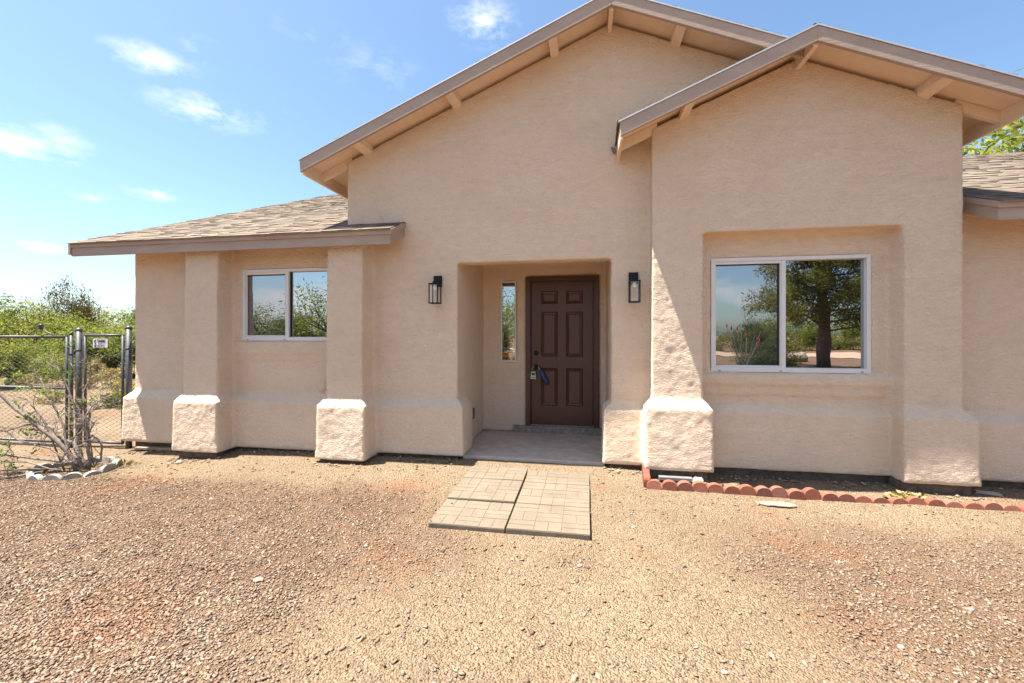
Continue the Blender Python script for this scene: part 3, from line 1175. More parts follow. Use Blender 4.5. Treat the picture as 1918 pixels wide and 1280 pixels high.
# ------------------------------------------------------------------ wall lanterns
def lantern(x, z, label):
    L = empty('wall_lantern', (x, WM, z), label, 'lantern', 'black lanterns beside the porch')
    MB().box(-.05, .05, -.026, .02, .205, .335).build('back_plate', 'black_metal', L, bevel=.003)
    MB().box(-.03, .03, -.11, -.026, .232, .262).build('arm', 'black_metal', L, bevel=.003)
    m = MB()
    w_, d0, d1, hh = .050, -.165, -.050, .225
    for sx in (-1, 1):
        for yy in (d0, d1):
            m.box(sx * w_ - .006, sx * w_ + .006, yy - .006, yy + .006, .008, hh)
    m.box(-w_ - .008, w_ + .008, d0 - .008, d1 + .008, .0, .012)
    for zz in (hh - .004,):
        m.box(-w_ - .008, w_ + .008, d0 - .008, d1 + .008, zz, zz + .014)
    m.build('cage', 'black_metal', L, bevel=.0015)
    g = MB()
    for sx in (-1, 1):
        g.box(sx * w_ - .001, sx * w_ + .001, d0 + .007, d1 - .007, .013, hh - .005)
    g.box(-w_ + .007, w_ - .007, d0 - .001, d0 + .001, .013, hh - .005)
    g.build('glass', 'lantern_glass', L)
    cy = (d0 + d1) / 2
    MB().lathe((0, cy, .16), [(.02, 0), (.02, .062)], 14).build('socket', 'bulb_white', L, True)
    b = MB().lathe((0, cy, .065), [(.004, 0), (.018, .006), (.028, .022), (.030, .038), (.025, .06), (.016, .082), (.014, .098)], 16).build('bulb', 'lantern_glass', L, True)
    MB().tube([(-.008, cy, .155), (-.014, cy, .09), (0, cy, .13), (.014, cy, .09), (.008, cy, .155)], .0016, 5).build('filament', 'brass', L)
    return L


lantern(-1.735, 1.90, 'black box wall lantern on the left side of the porch')
lantern(.495, 1.885, 'black box wall lantern on the right side of the porch')

# ------------------------------------------------------------------ walkway of moulded slabs
walk = tag(empty('walkway', (-.62, 4.0, .05)), 'short walkway of six pale slabs moulded like basket weave brick', 'walkway', kind='structure')


def wz(y):
    return .035 + .052 * (y - 3.25) / 1.5


col_x = [(-1.262, -.636), (-.625, .022)]
row_y = [3.262, 3.74, 4.25, 4.785]
for ci, (xa, xb) in enumerate(col_x):
    for ri in range(3):
        ya, yb = row_y[ri] + .009, row_y[ri + 1] - .009
        cx, cy = (xa + xb) / 2, (ya + yb) / 2
        sw_, sd_ = (xb - xa), (yb - ya)
        rz = rng.uniform(-.008, .008)
        dz = rng.uniform(-.009, .005)
        base = MB().box(-sw_ / 2, sw_ / 2, -sd_ / 2, sd_ / 2, -.05, -.0005)
        so = base.build('paving_slab', 'paver_side', bevel=.006)
        so.location = (cx, cy, wz(cy) + dz)
        so.rotation_euler = (math.atan(.052 / 1.5), rng.uniform(-.012, .012), rz)
        so.parent = walk
        so.matrix_parent_inverse = Matrix.Translation(-Vector(walk.location))
        cw, ch = sw_ / 3, sd_ / 3
        for i in range(3):
            for j in range(3):
                x0, y0 = -sw_ / 2 + i * cw, -sd_ / 2 + j * ch
                for h_ in range(2):
                    if (i + j + ci) % 2:
                        r_ = (x0, x0 + cw, y0 + h_ * ch / 2, y0 + (h_ + 1) * ch / 2)
                    else:
                        r_ = (x0 + h_ * cw / 2, x0 + (h_ + 1) * cw / 2, y0, y0 + ch)
                    g_ = .0022
                    tz = rng.uniform(-.0008, .0008)
                    bm_ = MB().frustum((r_[0] + g_ * .5, r_[1] - g_ * .5, r_[2] + g_ * .5, r_[3] - g_ * .5),
                                       (r_[0] + g_ * 1.6, r_[1] - g_ * 1.6, r_[2] + g_ * 1.6, r_[3] - g_ * 1.6), -.002, .0035 + tz)
                    bo = bm_.build('brick', 'paver')
                    bo.parent = so


# ------------------------------------------------------------------ scalloped edging
def scallop_mesh(name, mat, wdt, hgt, thick, seed):
    rr = random.Random(seed)
    r = wdt / 2
    poly = [(-r, -.05), (r, -.05)]
    for k in range(11):
        an = math.pi * k / 10
        poly.append((r * math.cos(an), (hgt - r * .78) + r * .78 * math.sin(an)))
    m = MB().prism(poly, -thick / 2, thick / 2)
    me_ = m.mesh(name, mat)
    return me_


edging = tag(empty('brick_edging', (.57, 4.30, 0)), 'row of red scalloped edging blocks along the bed under the big window', 'garden edging')
EM = [scallop_mesh('edging_block', 'terracotta', .134, .098, .062, s) for s in range(1)]


def put_block(me_, parent, x, y, z, rz, ry=0.0, rx=0.0, nm='edging_block'):
    o = link(nm, me_, parent)
    o.location = Vector((x, y, z)) - Vector(parent.location)
    o.rotation_euler = (rx, ry, rz)
    return o


bx = .64
i = 0
while bx < 5.2:
    yv = 4.315 + .028 * math.sin(bx * .8 + .3) + rng.uniform(-.006, .006)
    sink = -.035 * sstep(1.9, 2.6, bx)
    put_block(EM[0], edging, bx, yv, gh(bx, yv) - .010 + sink + rng.uniform(-.012, .008), rng.uniform(-.09, .09) + .012, rng.uniform(-.08, .08), rng.uniform(-.12, .06))
    bx += .1365 + (rng.random() < .2) * .006
    i += 1
for k in range(4):
    yv = 4.40 + k * .1365
    xv = .578 + .012 * k
    put_block(EM[0], edging, xv, yv, gh(xv, yv) + .012, R(90) + rng.uniform(-.04, .04), rng.uniform(-.03, .03))

ring = tag(empty('ring_edging', (-5.85, 4.03, 0)), 'ring of white scalloped concrete edging around the bare shrub', 'garden edging')
WMESH = scallop_mesh('edging_block', 'white_concrete', .17, .09, .055, 2)
RC = (-5.88, 4.02)
for k in range(14):
    an = 2 * math.pi * (k + .3) / 14
    rr_ = .385
    x, y = RC[0] + rr_ * 1.08 * math.cos(an), RC[1] + rr_ * .86 * math.sin(an)
    put_block(WMESH, ring, x, y, gh(x, y) - .018 + rng.uniform(-.03, .012), an + R(90), rng.uniform(-.08, .08), rng.uniform(-.12, .12))

# ------------------------------------------------------------------ gravel
ico_v = np.array([(0, 0, 1), (.94, 0, .25), (.29, .9, .2), (-.76, .55, .3), (-.76, -.55, .2), (.29, -.9, .3), (.3, .2, -.8), (-.3, -.25, -.8)])
ico_f = [(0, 1, 2), (0, 2, 3), (0, 3, 4), (0, 4, 5), (0, 5, 1), (1, 6, 2), (2, 6, 3), (3, 6, 7), (3, 7, 4), (4, 7, 5), (5, 7, 6), (5, 6, 1)]
pts = []


def scatter(n, y0, y1, dens):
    c_ = 0
    tries = 0
    while c_ < n and tries < n * 12:
        tries += 1
        y = rng.uniform(y0, y1)
        x = rng.uniform(-2.05 * y - .4, 1.3 * y + .75)
        k = zone_mask(x, y)
        kk = k ** 1.4
        if rng.random() > max(dens, kk):
            continue
        on_slab = -1.275 < x < .035 and 3.25 < y < 4.80
        if on_slab and rng.random() > .012:
            continue
        if y > 4.5 and -1.5 < x < .26 or y > 4.66:
            continue
        if kk > .2:
            sz = .0036 + .0088 * rng.random() ** 2.2
        else:
            sz = .0022 + .0135 * rng.random() ** 4.5
        pts.append((x, y, sz))
        c_ += 1


scatter(49000, 1.25, 2.3, .10)
scatter(43500, 2.3, 3.3, .10)
scatter(26000, 3.3, 4.66, .10)
pa = np.array(pts)
N = len(pa)
zz = np.array([(wz(y) + .004) if (-1.275 < x < .035 and 3.25 < y < 4.80) else gh(x, y) for x, y, _ in pts])
ang = nrng.uniform(0, 2 * np.pi, N)
scl = np.stack([pa[:, 2] * nrng.uniform(.9, 1.7, N), pa[:, 2] * nrng.uniform(.55, 1.0, N), pa[:, 2] * nrng.uniform(.28, .7, N)], 1)
tilt = nrng.normal(0, .35, (N, 2))
V = np.repeat(ico_v[None], N, 0) * (1 + nrng.uniform(-.28, .28, (N, 8, 1)))
V = V * scl[:, None, :]
V[:, :, 2] += tilt[:, :1] * V[:, :, 0] + tilt[:, 1:] * V[:, :, 1]
ca, sa = np.cos(ang)[:, None], np.sin(ang)[:, None]
X = V[:, :, 0] * ca - V[:, :, 1] * sa + pa[:, 0:1]
Y = V[:, :, 0] * sa + V[:, :, 1] * ca + pa[:, 1:2]
Z = V[:, :, 2] + zz[:, None] + scl[:, 2:3] * .35
co = np.stack([X, Y, Z], 2).reshape(-1, 3)
fc = (np.array(ico_f)[None] + (np.arange(N) * 8)[:, None, None]).reshape(-1)
gme = bpy.data.meshes.new('gravel')
gme.vertices.add(len(co))
gme.vertices.foreach_set('co', co.astype(np.float32).ravel())
gme.loops.add(len(fc))
gme.loops.foreach_set('vertex_index', fc.astype(np.int32))
nf = len(fc) // 3
gme.polygons.add(nf)
gme.polygons.foreach_set('loop_start', np.arange(0, nf * 3, 3, dtype=np.int32))
gme.polygons.foreach_set('loop_total', np.full(nf, 3, dtype=np.int32))
gme.update(calc_edges=True)
gme.validate()
gme.materials.append(MATS['gravel'])
tag(link('gravel', gme), 'loose pinkish brown gravel chips over the dirt yard', 'gravel', kind='stuff')


cl = MB()
rc = random.Random(9)
for (xa, xb, yf) in ((-6.1, -5.1, 4.70), (-5.1, -4.42, 4.44), (-4.42, -3.12, 4.70), (-3.12, -2.48, 4.44), (-2.48, -1.42, 4.69), (.18, .62, 4.69),
                     (.62, 1.2, 4.50), (1.2, 2.9, 4.70), (2.9, 3.5, 4.50), (3.5, 6.0, 4.76)):
    for _ in range(int((xb - xa) * 150)):
        x = rc.uniform(xa, xb)
        y = yf + rc.gauss(.02, .055)
        sz = .004 + .018 * rc.random() ** 3
        an = rc.random() * 6.28
        k0 = len(cl.v)
        for q in ico_v:
            e = 1 + rc.uniform(-.3, .3)
            qx, qy, qz = q[0] * sz * 1.3 * e, q[1] * sz * e, q[2] * sz * .7 * e
            cl.v.append((x + qx * math.cos(an) - qy * math.sin(an), y + qx * math.sin(an) + qy * math.cos(an), gh(x, y) + qz + sz * .3))
        cl.f += [tuple(k0 + i for i in f_) for f_ in ico_f]
tag(cl.build('soil_clods', 'gravel'), 'crumbled soil and grit along the foot of the walls', 'soil', kind='stuff')


# single stones one can pick out
def stone(name, x, y, sx, sy, sz, mat, label, seed, sink=.25, cat='stone', group=None):
    bm_ = bmesh.new()
    bmesh.ops.create_icosphere(bm_, subdivisions=2, radius=1)
    for v in bm_.verts:
        d = mnoise.noise(v.co * 1.1 + Vector((seed * 3.1, 0, 0))) * .35 + mnoise.noise(v.co * 3 + Vector((seed, 5, 0))) * .12
        v.co *= 1 + d
        v.co = Vector((v.co.x * sx, v.co.y * sy, v.co.z * sz))
    me_ = bpy.data.meshes.new(name)
    bm_.to_mesh(me_)
    bm_.free()
    me_.materials.append(MATS[mat])
    o = link(name, me_)
    o.location = (x, y, gh(x, y) + sz * (1 - 2 * sink))
    return tag(o, label, cat, group)


stone('stone', 1.075, 4.46, .055, .045, .05, 'rock_pale', 'pale angular stone beside the foot of the lit pier', 3, .1)
stone('flat_stone', 1.66, 4.155, .15, .055, .014, 'rock_tan', 'flat pale stone lying just before the red edging', 5, .2)
stone('stone', -4.83, 4.36, .035, .025, .022, 'rock_pale', 'small pale stone before the left pier', 6, .2)
stone('stone', -2.03, 2.36, .035, .022, .014, 'rock_tan', 'pale oval stone lying alone in the gravel on the left', 8, .2)
for k, (x, y) in enumerate(((.36, 3.53), (1.55, 2.45), (.62, 2.1), (-.05, 2.9), (-1.6, 2.9), (2.15, 2.85))):
    stone('pebble', x, y, .016, .011, .009, 'rock_pale', 'small whitish pebble lying on the gravel ' + (
        'just right of the walkway', 'in the lower right of the yard', 'nearest the camera right of the middle', 'below the walkway front edge',
        'left of the walkway front corner', 'towards the right edge of the picture')[k], 20 + k, .2, group='white pebbles in the gravel')

# scrap lying under the wall feet
o = MB().box(-.16, .16, -.03, .03, 0, .035).build('metal_bar', 'board_metal', bevel=.003)
o.location = (.87, 4.50, gh(.87, 4.5) + .02)
tag(o, 'grey metal bar pushed under the lit pier', 'metal bar')
o = MB().box(-.34, .34, -.04, .04, 0, .03).build('plank', 'old_wood', bevel=.003)
o.location = (-5.55, 4.74, gh(-5.55, 4.7) + .01)
o.rotation_euler = (0, 0, .04)
tag(o, 'weathered plank lying under the left end of the wall', 'plank')
o = MB().frustum((-.09, .09, -.03, .03), (-.08, .08, -.025, .025), 0, .022).build('concrete_chip', 'white_concrete', bevel=.004)
o.location = (3.62, 4.62, gh(3.62, 4.62))
o.rotation_euler = (0, 0, -.35)
tag(o, 'thin pale chip of concrete at the foot of the right corner', 'concrete chip')


# ------------------------------------------------------------------ dry leaf litter
def leaf_pile(x, y, n, rx, ry, rz, label, mat='leaf_dry', size=.03):
    m = MB()
    for _ in range(n):
        a = rng.random() * 6.28
        r_ = rng.random() ** .6
        px, py = rx * r_ * math.cos(a), ry * r_ * math.sin(a)
        pz = rz * (1 - r_) * rng.random() + .006
        u_ = Vector((rng.gauss(0, 1), rng.gauss(0, 1), rng.gauss(0, .5))).normalized()
        v_ = u_.cross(Vector((rng.gauss(0, 1), rng.gauss(0, 1), rng.gauss(0, 1)))).normalized()
        s = size * rng.uniform(.5, 1.3)
        c_ = Vector((px, py, pz + s * .3))
        m.quad(c_ - u_ * s, c_ - v_ * s * .4 + Vector((0, 0, s * .15)), c_ + u_ * s, c_ + v_ * s * .4)
    o = m.build('leaf_litter', mat)
    o.location = (x, y, gh(x, y))
    return tag(o, label, 'leaf litter', kind='stuff')


leaf_pile(2.86, 4.43, 150, .20, .07, .07, 'heap of dry curled leaves by the right corner of the bed')
leaf_pile(1.36, 4.42, 60, .14, .05, .04, 'sprinkle of dry grass and leaves behind the red edging')
leaf_pile(-5.48, 4.22, 60, .15, .12, .07, 'dry curled leaves caught against the white ring')
leaf_pile(-4.6, 4.05, 40, .9, .4, .004, 'scattered dead leaves on the dirt before the left pier', size=.026)
leaf_pile(-1.0, 2.9, 60, 3.2, 1.2, .002, 'few dry leaf bits blown across the open yard', size=.014)
leaf_pile(-2.3, 4.45, 26, .7, .12, .004, 'few dead leaves in the shade of the main wall', size=.022)


# ------------------------------------------------------------------ chain link fence and gate
def chain_mesh(x0, x1, z0, z1, pitch=.057, r=.0029):
    """woven diamond wires in the xz plane, as zigzag strands"""
    m = MB()
    n = int((x1 - x0) / pitch) + 1
    steps = int((z1 - z0) / (pitch / 2))
    dz = (z1 - z0) / steps
    for i in range(n):
        xb = x0 + i * pitch
        p = []
        for k in range(steps + 1):
            xx = xb + (pitch / 2 if (k + i) % 2 else -pitch / 2) * 1.04
            p.append((min(max(xx, x0), x1), (.004 if (k + i) % 2 else -.004), z0 + k * dz))
        if xb <= x1:
            m.tube(p, r, 3, caps=False)
    return m


GY = 4.93


def fence_panel(name, xa, xb, y, rails, label, cat, zt, zb):
    p = empty(name, ((xa + xb) / 2, y, gh((xa + xb) / 2, y)), label, cat)
    ox = (xa + xb) / 2
    m = MB()
    for xx in (xa - ox, xb - ox):
        MB().tube([(xx, 0, zb), (xx, 0, zt)], .017, 10).build('upright', 'galvanised', p, True)
    for zz in rails:
        MB().tube([(xa - ox, 0, zz), (xb - ox, 0, zz)], .0185, 10).build('rail', 'galvanised', p, True)
    c_ = chain_mesh(xa - ox, xb - ox, zb + .01, zt + .025).build('wire_mesh', 'wire', p)
    c_['kind'] = 'stuff'
    # tie wires around the top rail
    tw = MB()
    xx = xa - ox + .05
    while xx < xb - ox:
        tw.tube([(xx, -.022, zt - .03), (xx + .006, -.024, zt), (xx + .014, 0, zt + .024), (xx + .02, .022, zt)], .0022, 4)
        xx += .14
    tw.build('tie_wires', 'wire', p)['kind'] = 'stuff'
    return p


walk_gate = fence_panel('gate', -7.005, -6.36, GY - .02, (1.575, .075), 'chain link walk gate carrying the small white sign', 'gate', 1.575, .075)
big_gate = fence_panel('drive_gate', -11.0, -7.24, GY - .08, (1.56, .83, .07), 'wide chain link drive gate at the left edge', 'gate', 1.56, .07)
# fork latch on the drive gate top rail
MB().tube([(1.15, 0, 1.56), (1.32, 0, 1.66), (1.42, 0, 1.69), (1.55, 0, 1.62), (1.68, 0, 1.57)], .007, 6).build('latch_arm', 'galvanised', big_gate, True)
MB().lathe((1.42, 0, 1.66), [(.018, 0), (.026, .01), (.022, .05), (.03, .07), (.012, .085)], 10).build('latch_knob', 'galvanised', big_gate, True)
MB().tube([(1.02, 0, 1.6), (1.0, 0, 1.64), (1.06, 0, 1.66), (1.1, 0, 1.62)], .008, 6).build('latch_hook', 'galvanised', big_gate, True)


def post(x, y, r, h, label, group=None):
    o = empty('fence_post', (x, y, gh(x, y)), label, 'post')
    MB().tube([(0, 0, -.15), (0, 0, h)], r, 14).build('pipe', 'galvanised', o, True)
    MB().lathe((0, 0, h - .012), [(r * 1.12, 0), (r * 1.12, .02), (r * .95, .035), (r * .5, .048), (.004, .052)], 14).build('cap', 'galvanised', o, True)
    for zz in (.30, h - .30):
        MB().lathe((0, 0, zz), [(r * 1.1, 0), (r * 1.16, .006), (r * 1.16, .024), (r * 1.1, .03)], 14).build('band', 'galvanised', o, True)
    return o


post(-7.10, GY - .03, .037, 1.655, 'thick steel gate post with domed cap left of the sign')
post(-7.19, GY - .06, .021, 1.60, 'thin steel upright beside the thick gate post')
post(-6.285, GY, .037, 1.67, 'thick steel gate post against the corner of the house')

sg = empty('gate_sign', (-6.71, GY - .045, gh(-6.7, GY) + 1.405), 'small white sign reading STARK wired to the walk gate', 'sign')
MB().box(-.125, .125, -.002, .002, 0, .125).build('plate', 'sign_white', sg)


def text(body, size, x, z, mat, parent, nm='lettering', sx=1.0, bold=0.0):
    cu = bpy.data.curves.new('txt', 'FONT')
    cu.body = body
    cu.size = size
    cu.extrude = .0006
    cu.offset = bold
    cu.resolution_u = 3
    to = bpy.data.objects.new('txt', cu)
    COL.objects.link(to)
    d_ = bpy.context.evaluated_depsgraph_get()
    me_ = bpy.data.meshes.new_from_object(to.evaluated_get(d_))
    bpy.data.objects.remove(to)
    me_.materials.clear()
    me_.materials.append(MATS[mat])
    o = link(nm, me_, parent)
    o.location = (x, -.0035, z)
    o.rotation_euler = (R(90), 0, 0)
    o.scale = (sx, 1, 1)
    return o


text('S', .135, -.102, .013, 'ink_black', sg, sx=.62, bold=.003)
text('TARK', .056, -.052, .072, 'ink_black', sg, sx=1.0, bold=.0022)
text('Fencing Inc.', .016, -.035, .052, 'ink_grey', sg)
text('662-5471', .037, -.052, .014, 'ink_dark', sg, sx=.95)

# rear fence line far behind the gate
rp = post(-9.3, 8.05, .025, 1.05, 'leaning steel post standing behind the walk gate')
rp.rotation_euler = (.02, .04, 0)
MB().tube([(0, 0, .08), (-.35, .05, .0)], .012, 6).build('brace', 'galvanised', rp, True)


# ------------------------------------------------------------------ vegetation
def rand_dir(r_, flat=1.0):
    while True:
        v_ = Vector((r_.uniform(-1, 1), r_.uniform(-1, 1), r_.uniform(-1, 1)))
        if .05 < v_.length < 1:
            v_.z *= flat
            return v_.normalized()


def leaf_cloud(m, centers, n_per, spread, lw, ll, r_, droop=.0, flat=.8):
    for (c_, rad) in centers:
        for _ in range(n_per):
            d = rand_dir(r_, flat)
            q = Vector(c_) + d * rad * (r_.random() ** .45) * spread
            u_ = rand_dir(r_)
            u_.z -= droop
            u_.normalize()
            v_ = u_.cross(rand_dir(r_))
            if v_.length < .1:
                continue
            v_.normalize()
            s = r_.uniform(.6, 1.25)
            a, b = u_ * ll * s, v_ * lw * s
            o = len(m.v)
            m.v += [tuple(q - a), tuple(q + b), tuple(q + a), tuple(q - b)]
            m.f.append((o, o + 1, o + 2, o + 3))


def branch(m, p, d, ln, r0, r_, depth, tips, bend=.35, taper=.62, up=.12):
    pts_ = [Vector(p)]
    rad = [r0]
    dd = Vector(d).normalized()
    n = 5
    for i in range(n):
        dd = (dd + rand_dir(r_) * bend * .45 + Vector((0, 0, up * .4))).normalized()
        pts_.append(pts_[-1] + dd * ln / n)
        rad.append(r0 * (1 - (1 - taper) * (i + 1) / n))
    m.tube(pts_, rad, 6 if depth > 1 else 4)
    tips.append((pts_[-1], depth))
    if depth > 0:
        for k in range(r_.choice((2, 3, 3))):
            i = r_.randint(2, n)
            nd = (dd + rand_dir(r_) * 1.0).normalized()
            branch(m, pts_[i], nd, ln * r_.uniform(.55, .8), rad[i] * .66, r_, depth - 1, tips, bend, taper, up)


def make_tree(seed, h, spread, leaf, bark, n_leaf, lw, ll, trunk_r=.1, stems=3, base_low=True, depth=3, name='tree'):
    r_ = random.Random(seed)
    tm = MB()
    tips = []
    for s in range(stems):
        a = 6.28 * s / stems + r_.uniform(-.4, .4)
        d = Vector((math.cos(a) * .75, math.sin(a) * .75, 1.0))
        branch(tm, (0, 0, -.1), d, h * .42, trunk_r * r_.uniform(.6, 1), r_, depth, tips, .5)
    cl = MB()
    centers = []
    for (q, dep) in tips:
        if dep <= depth - 1:
            centers.append((q, h * .13 * r_.uniform(.7, 1.3)))
    for _ in range(int(len(centers) * .5)):
        a = r_.random() * 6.28
        rr_ = spread * r_.random() ** .5
        top = h * (.98 - .5 * (rr_ / spread) ** 2)
        zz_ = r_.uniform(.12 if base_low else .4, 1.0) * top
        centers.append((Vector((rr_ * math.cos(a), rr_ * math.sin(a), zz_)), h * .12 * r_.uniform(.6, 1.3)))
    per = max(4, n_leaf // max(1, len(centers)))
    leaf_cloud(cl, centers, per, 1.25, lw, ll, r_)
    return tm.mesh('trunk', bark, True), cl.mesh('crown', leaf)


def place_tree(name, meshes, x, y, rot, s, label, cat='tree', group=None, sz=1.0):
    o = empty(name, (x, y, gh(x, y) - .03), label, cat, group)
    o.rotation_euler = (0, 0, rot)
    o.scale = (s, s, s * sz)
    link('trunk', meshes[0], o)
    link('crown', meshes[1], o)
    return o


mesq = [make_tree(31 + k, 3.4, 2.2, 'leaf_mesquite', 'bark_dark', 17000, .024, .072, .09, 4) for k in range(2)]
oliv = [make_tree(51 + k, 3.2, 2.0, 'leaf_olive', 'bark_dark', 22000, .026, .072, .09, 4) for k in range(2)]
brn = make_tree(71, 3.8, 1.3, 'leaf_brown', 'bark_dark', 12000, .024, .066, .09, 3)
# beyond the fence
for k, (u_, d_, s, kind, zs) in enumerate([
        (-260, 19, 1.15, 'o', 1.0), (-130, 16, 1.0, 'm', 1.0), (-30, 20, 1.1, 'o', 1.0), (40, 17, .92, 'm', .95), (95, 21, 1.05, 'm', .92),
        (132, 21, .62, 'b', 2.05), (160, 15.5, .76, 'm', .9), (215, 19, .92, 'm', .85), (262, 16, .8, 'm', .85),
        (330, 22, 1.1, 'o', 1.0), (70, 27, 1.2, 'o', .72), (190, 28, 1.2, 'o', .66), (0, 12.5, .55, 'm', .9), (250, 27, 1.15, 'm', .8)]):
    th_ = math.atan(141 / 800)
    kk = (u_ - 959) / 800
    x, y = d_ * (math.cos(th_) * kk - math.sin(th_)), d_ * (math.sin(th_) * kk + math.cos(th_))
    nm, ms, lab = {'m': ('mesquite_tree', mesq[k % 2], 'bright green mesquite beyond the fence'),
                   'o': ('olive_tree', oliv[k % 2], 'dull olive tree behind the mesquites'),
                   'b': ('dry_tree', brn, 'brown half dead tree rising above the green thicket')}[kind]
    order = sorted([262, 215, 160, 132, 95, 40, -30, -130, -260, 330, 70, 190, 0, 250], reverse=True)
    nth = ['nearest', 'second', 'third', 'fourth', 'fifth', 'sixth', 'seventh', 'eighth', 'ninth', 'tenth', 'eleventh', 'twelfth', 'thirteenth', 'last'][order.index(u_)]
    if kind != 'b':
        lab += ', ' + nth + ' from the house corner'
    place_tree(nm, ms, x, y, k * 1.7, s, lab, 'tree', 'trees beyond the fence' if kind != 'b' else None, zs)
# tall tree behind the right wing roof
tall = make_tree(91, 8.9, 3.4, 'leaf_mesquite', 'bark_dark', 24000, .05, .13, .2, 3, False, 3)
place_tree('tall_tree', tall, 16.0, 18.2, .4, 1.22, 'light green tree showing above the right hand roof')

# low desert plants behind the gate
bush = make_tree(81, .6, .5, 'leaf_dry', 'bark_grey', 1600, .008, .035, .012, 7, True, 1)
bushg = make_tree(82, .7, .55, 'leaf_olive', 'bark_grey', 1600, .01, .035, .012, 7, True, 1)
NTH = ['nearest', 'second', 'third', 'fourth', 'fifth', 'sixth', 'seventh', 'eighth', 'ninth', 'tenth', 'eleventh', 'twelfth', 'thirteenth',
       'fourteenth', 'fifteenth', 'sixteenth', 'farthest']
BUSHES = [(-10.2, 7.6, .8), (-12.5, 9.6, 1.2), (-11.2, 9.9, 1.0), (-14.5, 10.2, 1.3), (-9.9, 9.2, .7), (-16, 12, 1.5), (-13.2, 11.6, 1.1),
                               (-17.5, 10.5, 1.4), (-15.2, 8.3, 1.1), (-12.2, 7.9, .9), (-19, 13, 1.6), (-16.8, 13.6, 1.5), (-11.9, 11.9, 1.2)]
BD = [math.hypot(q[0], q[1]) for q in BUSHES]
for k, (x, y, s) in enumerate(BUSHES):
    place_tree('desert_bush', bush if k % 2 else bushg, x, y, k * 2.1, s,
               ('straw coloured' if k % 2 else 'grey green') + ' low desert bush behind the gate, ' + NTH[sorted(BD).index(BD[k])] + ' from the camera', 'bush',
               'dry low bushes behind the gate' if k % 2 else 'green low bushes behind the gate')
yel = make_tree(83, .45, .3, 'leaf_yellow', 'bark_grey', 900, .012, .03, .008, 6, True, 1)
place_tree('flowering_bush', yel, -11.55, 8.9, 0, 1.0, 'low bush with yellow flowers seen through the walk gate', 'bush')

# prickly pear behind the gate
pp = empty('prickly_pear', (-8.75, 7.75, gh(-8.75, 7.75)), 'small prickly pear cactus behind the walk gate', 'cactus')
for (x, z, a, s) in ((0, .13, 0, 1), (-.07, .33, .4, .85), (.08, .34, -.35, .9), (-.14, .48, .7, .6), (.02, .5, .1, .7), (.16, .22, -.9, .7)):
    m = MB().lathe((0, 0, 0), [(.01, -.02), (.075, -.016), (.085, 0), (.075, .016), (.01, .02)], 14, 'y')
    m.v = [(q[0] * s, q[1], q[2] * 1.5 * s) for q in m.v]
    o = m.build('pad', 'cactus', pp, True)
    o.location = (x, rng.uniform(-.04, .04), z)
    o.rotation_euler = (0, a, rng.uniform(-.5, .5))

# bare shrub in the white ring
sh = empty('bare_shrub', (-5.84, 4.02, gh(-5.84, 4.0)), 'mostly bare grey shrub with a few green leaves inside the white ring', 'shrub')
r_ = random.Random(5)
PXM = 1 / 160.0


def sp(px, py, dy):
    """sketch point: image-like offsets in 160ths of a metre from the root"""
    return Vector(((px - 140) * PXM, dy, (888 - py) * PXM))


stems = [
    ([(135, 886, .06), (90, 826, .02), (52, 790, .0), (18, 760, .02), (-18, 752, .0)], .013, .005),
    ([(142, 886, .12), (118, 815, .16), (86, 762, .2), (92, 722, .22), (76, 690, .2)], .012, .004),
    ([(150, 886, -.02), (98, 846, -.1), (50, 826, -.2), (8, 795, -.25), (-30, 770, -.3)], .012, .005),
    ([(110, 882, -.2), (62, 888, -.32), (20, 880, -.42), (-30, 885, -.5)], .011, .005),
    ([(128, 884, -.12), (78, 866, -.22), (30, 862, -.35), (0, 838, -.4)], .010, .004),
    ([(146, 890, .0), (110, 838, -.05), (68, 800, -.12), (30, 772, -.15), (0, 738, -.2), (-40, 715, -.25)], .030, .012),
    ([(150, 888, .05), (118, 842, .05), (92, 828, .02), (70, 806, .0)], .030, .014),
    ([(140, 888, -.02), (112, 846, .0), (92, 800, .05), (66, 765, .05), (45, 735, .05), (28, 720, .1)], .017, .006),
    ([(138, 886, .08), (120, 850, .1), (104, 770, .12), (80, 728, .12), (68, 700, .1), (36, 684, .08)], .017, .005),
    ([(146, 886, .1), (124, 800, .15), (112, 755, .15), (128, 712, .2), (122, 692, .2)], .013, .004),
    ([(122, 892, -.05), (84, 800, -.08), (55, 766, -.1)], .012, .006),
    ([(60, 800, -.12), (20, 812, -.2), (-40, 800, -.3)], .012, .005),
    ([(118, 870, -.08), (60, 858, -.2), (26, 848, -.3), (-20, 840, -.4)], .016, .008),
    ([(100, 880, -.15), (40, 878, -.3), (5, 868, -.4)], .013, .006),
    ([(86, 886, -.22), (40, 900, -.35), (10, 893, -.5), (-30, 905, -.6)], .010, .005),
    ([(120, 875, -.1), (160, 770, .05), (200, 745, .1)], .009, .004),
    ([(152, 885, .1), (130, 790, .15), (150, 764, .2)], .010, .004),
    ([(165, 884, .0), (170, 850, -.02), (160, 806, .0), (164, 782, .02), (158, 770, .02)], .026, .010),
    ([(168, 882, .03), (184, 866, .03), (190, 842, .03), (180, 828, .02), (168, 822, .02)], .014, .011),
    ([(158, 884, -.03), (154, 862, -.04), (150, 850, -.04)], .024, .012),
    ([(166, 812, .0), (178, 800, .0), (192, 798, -.02)], .007, .004),
    ([(164, 790, .0), (150, 800, -.04), (138, 796, -.06)], .006, .003),
]
leaf_spots = []
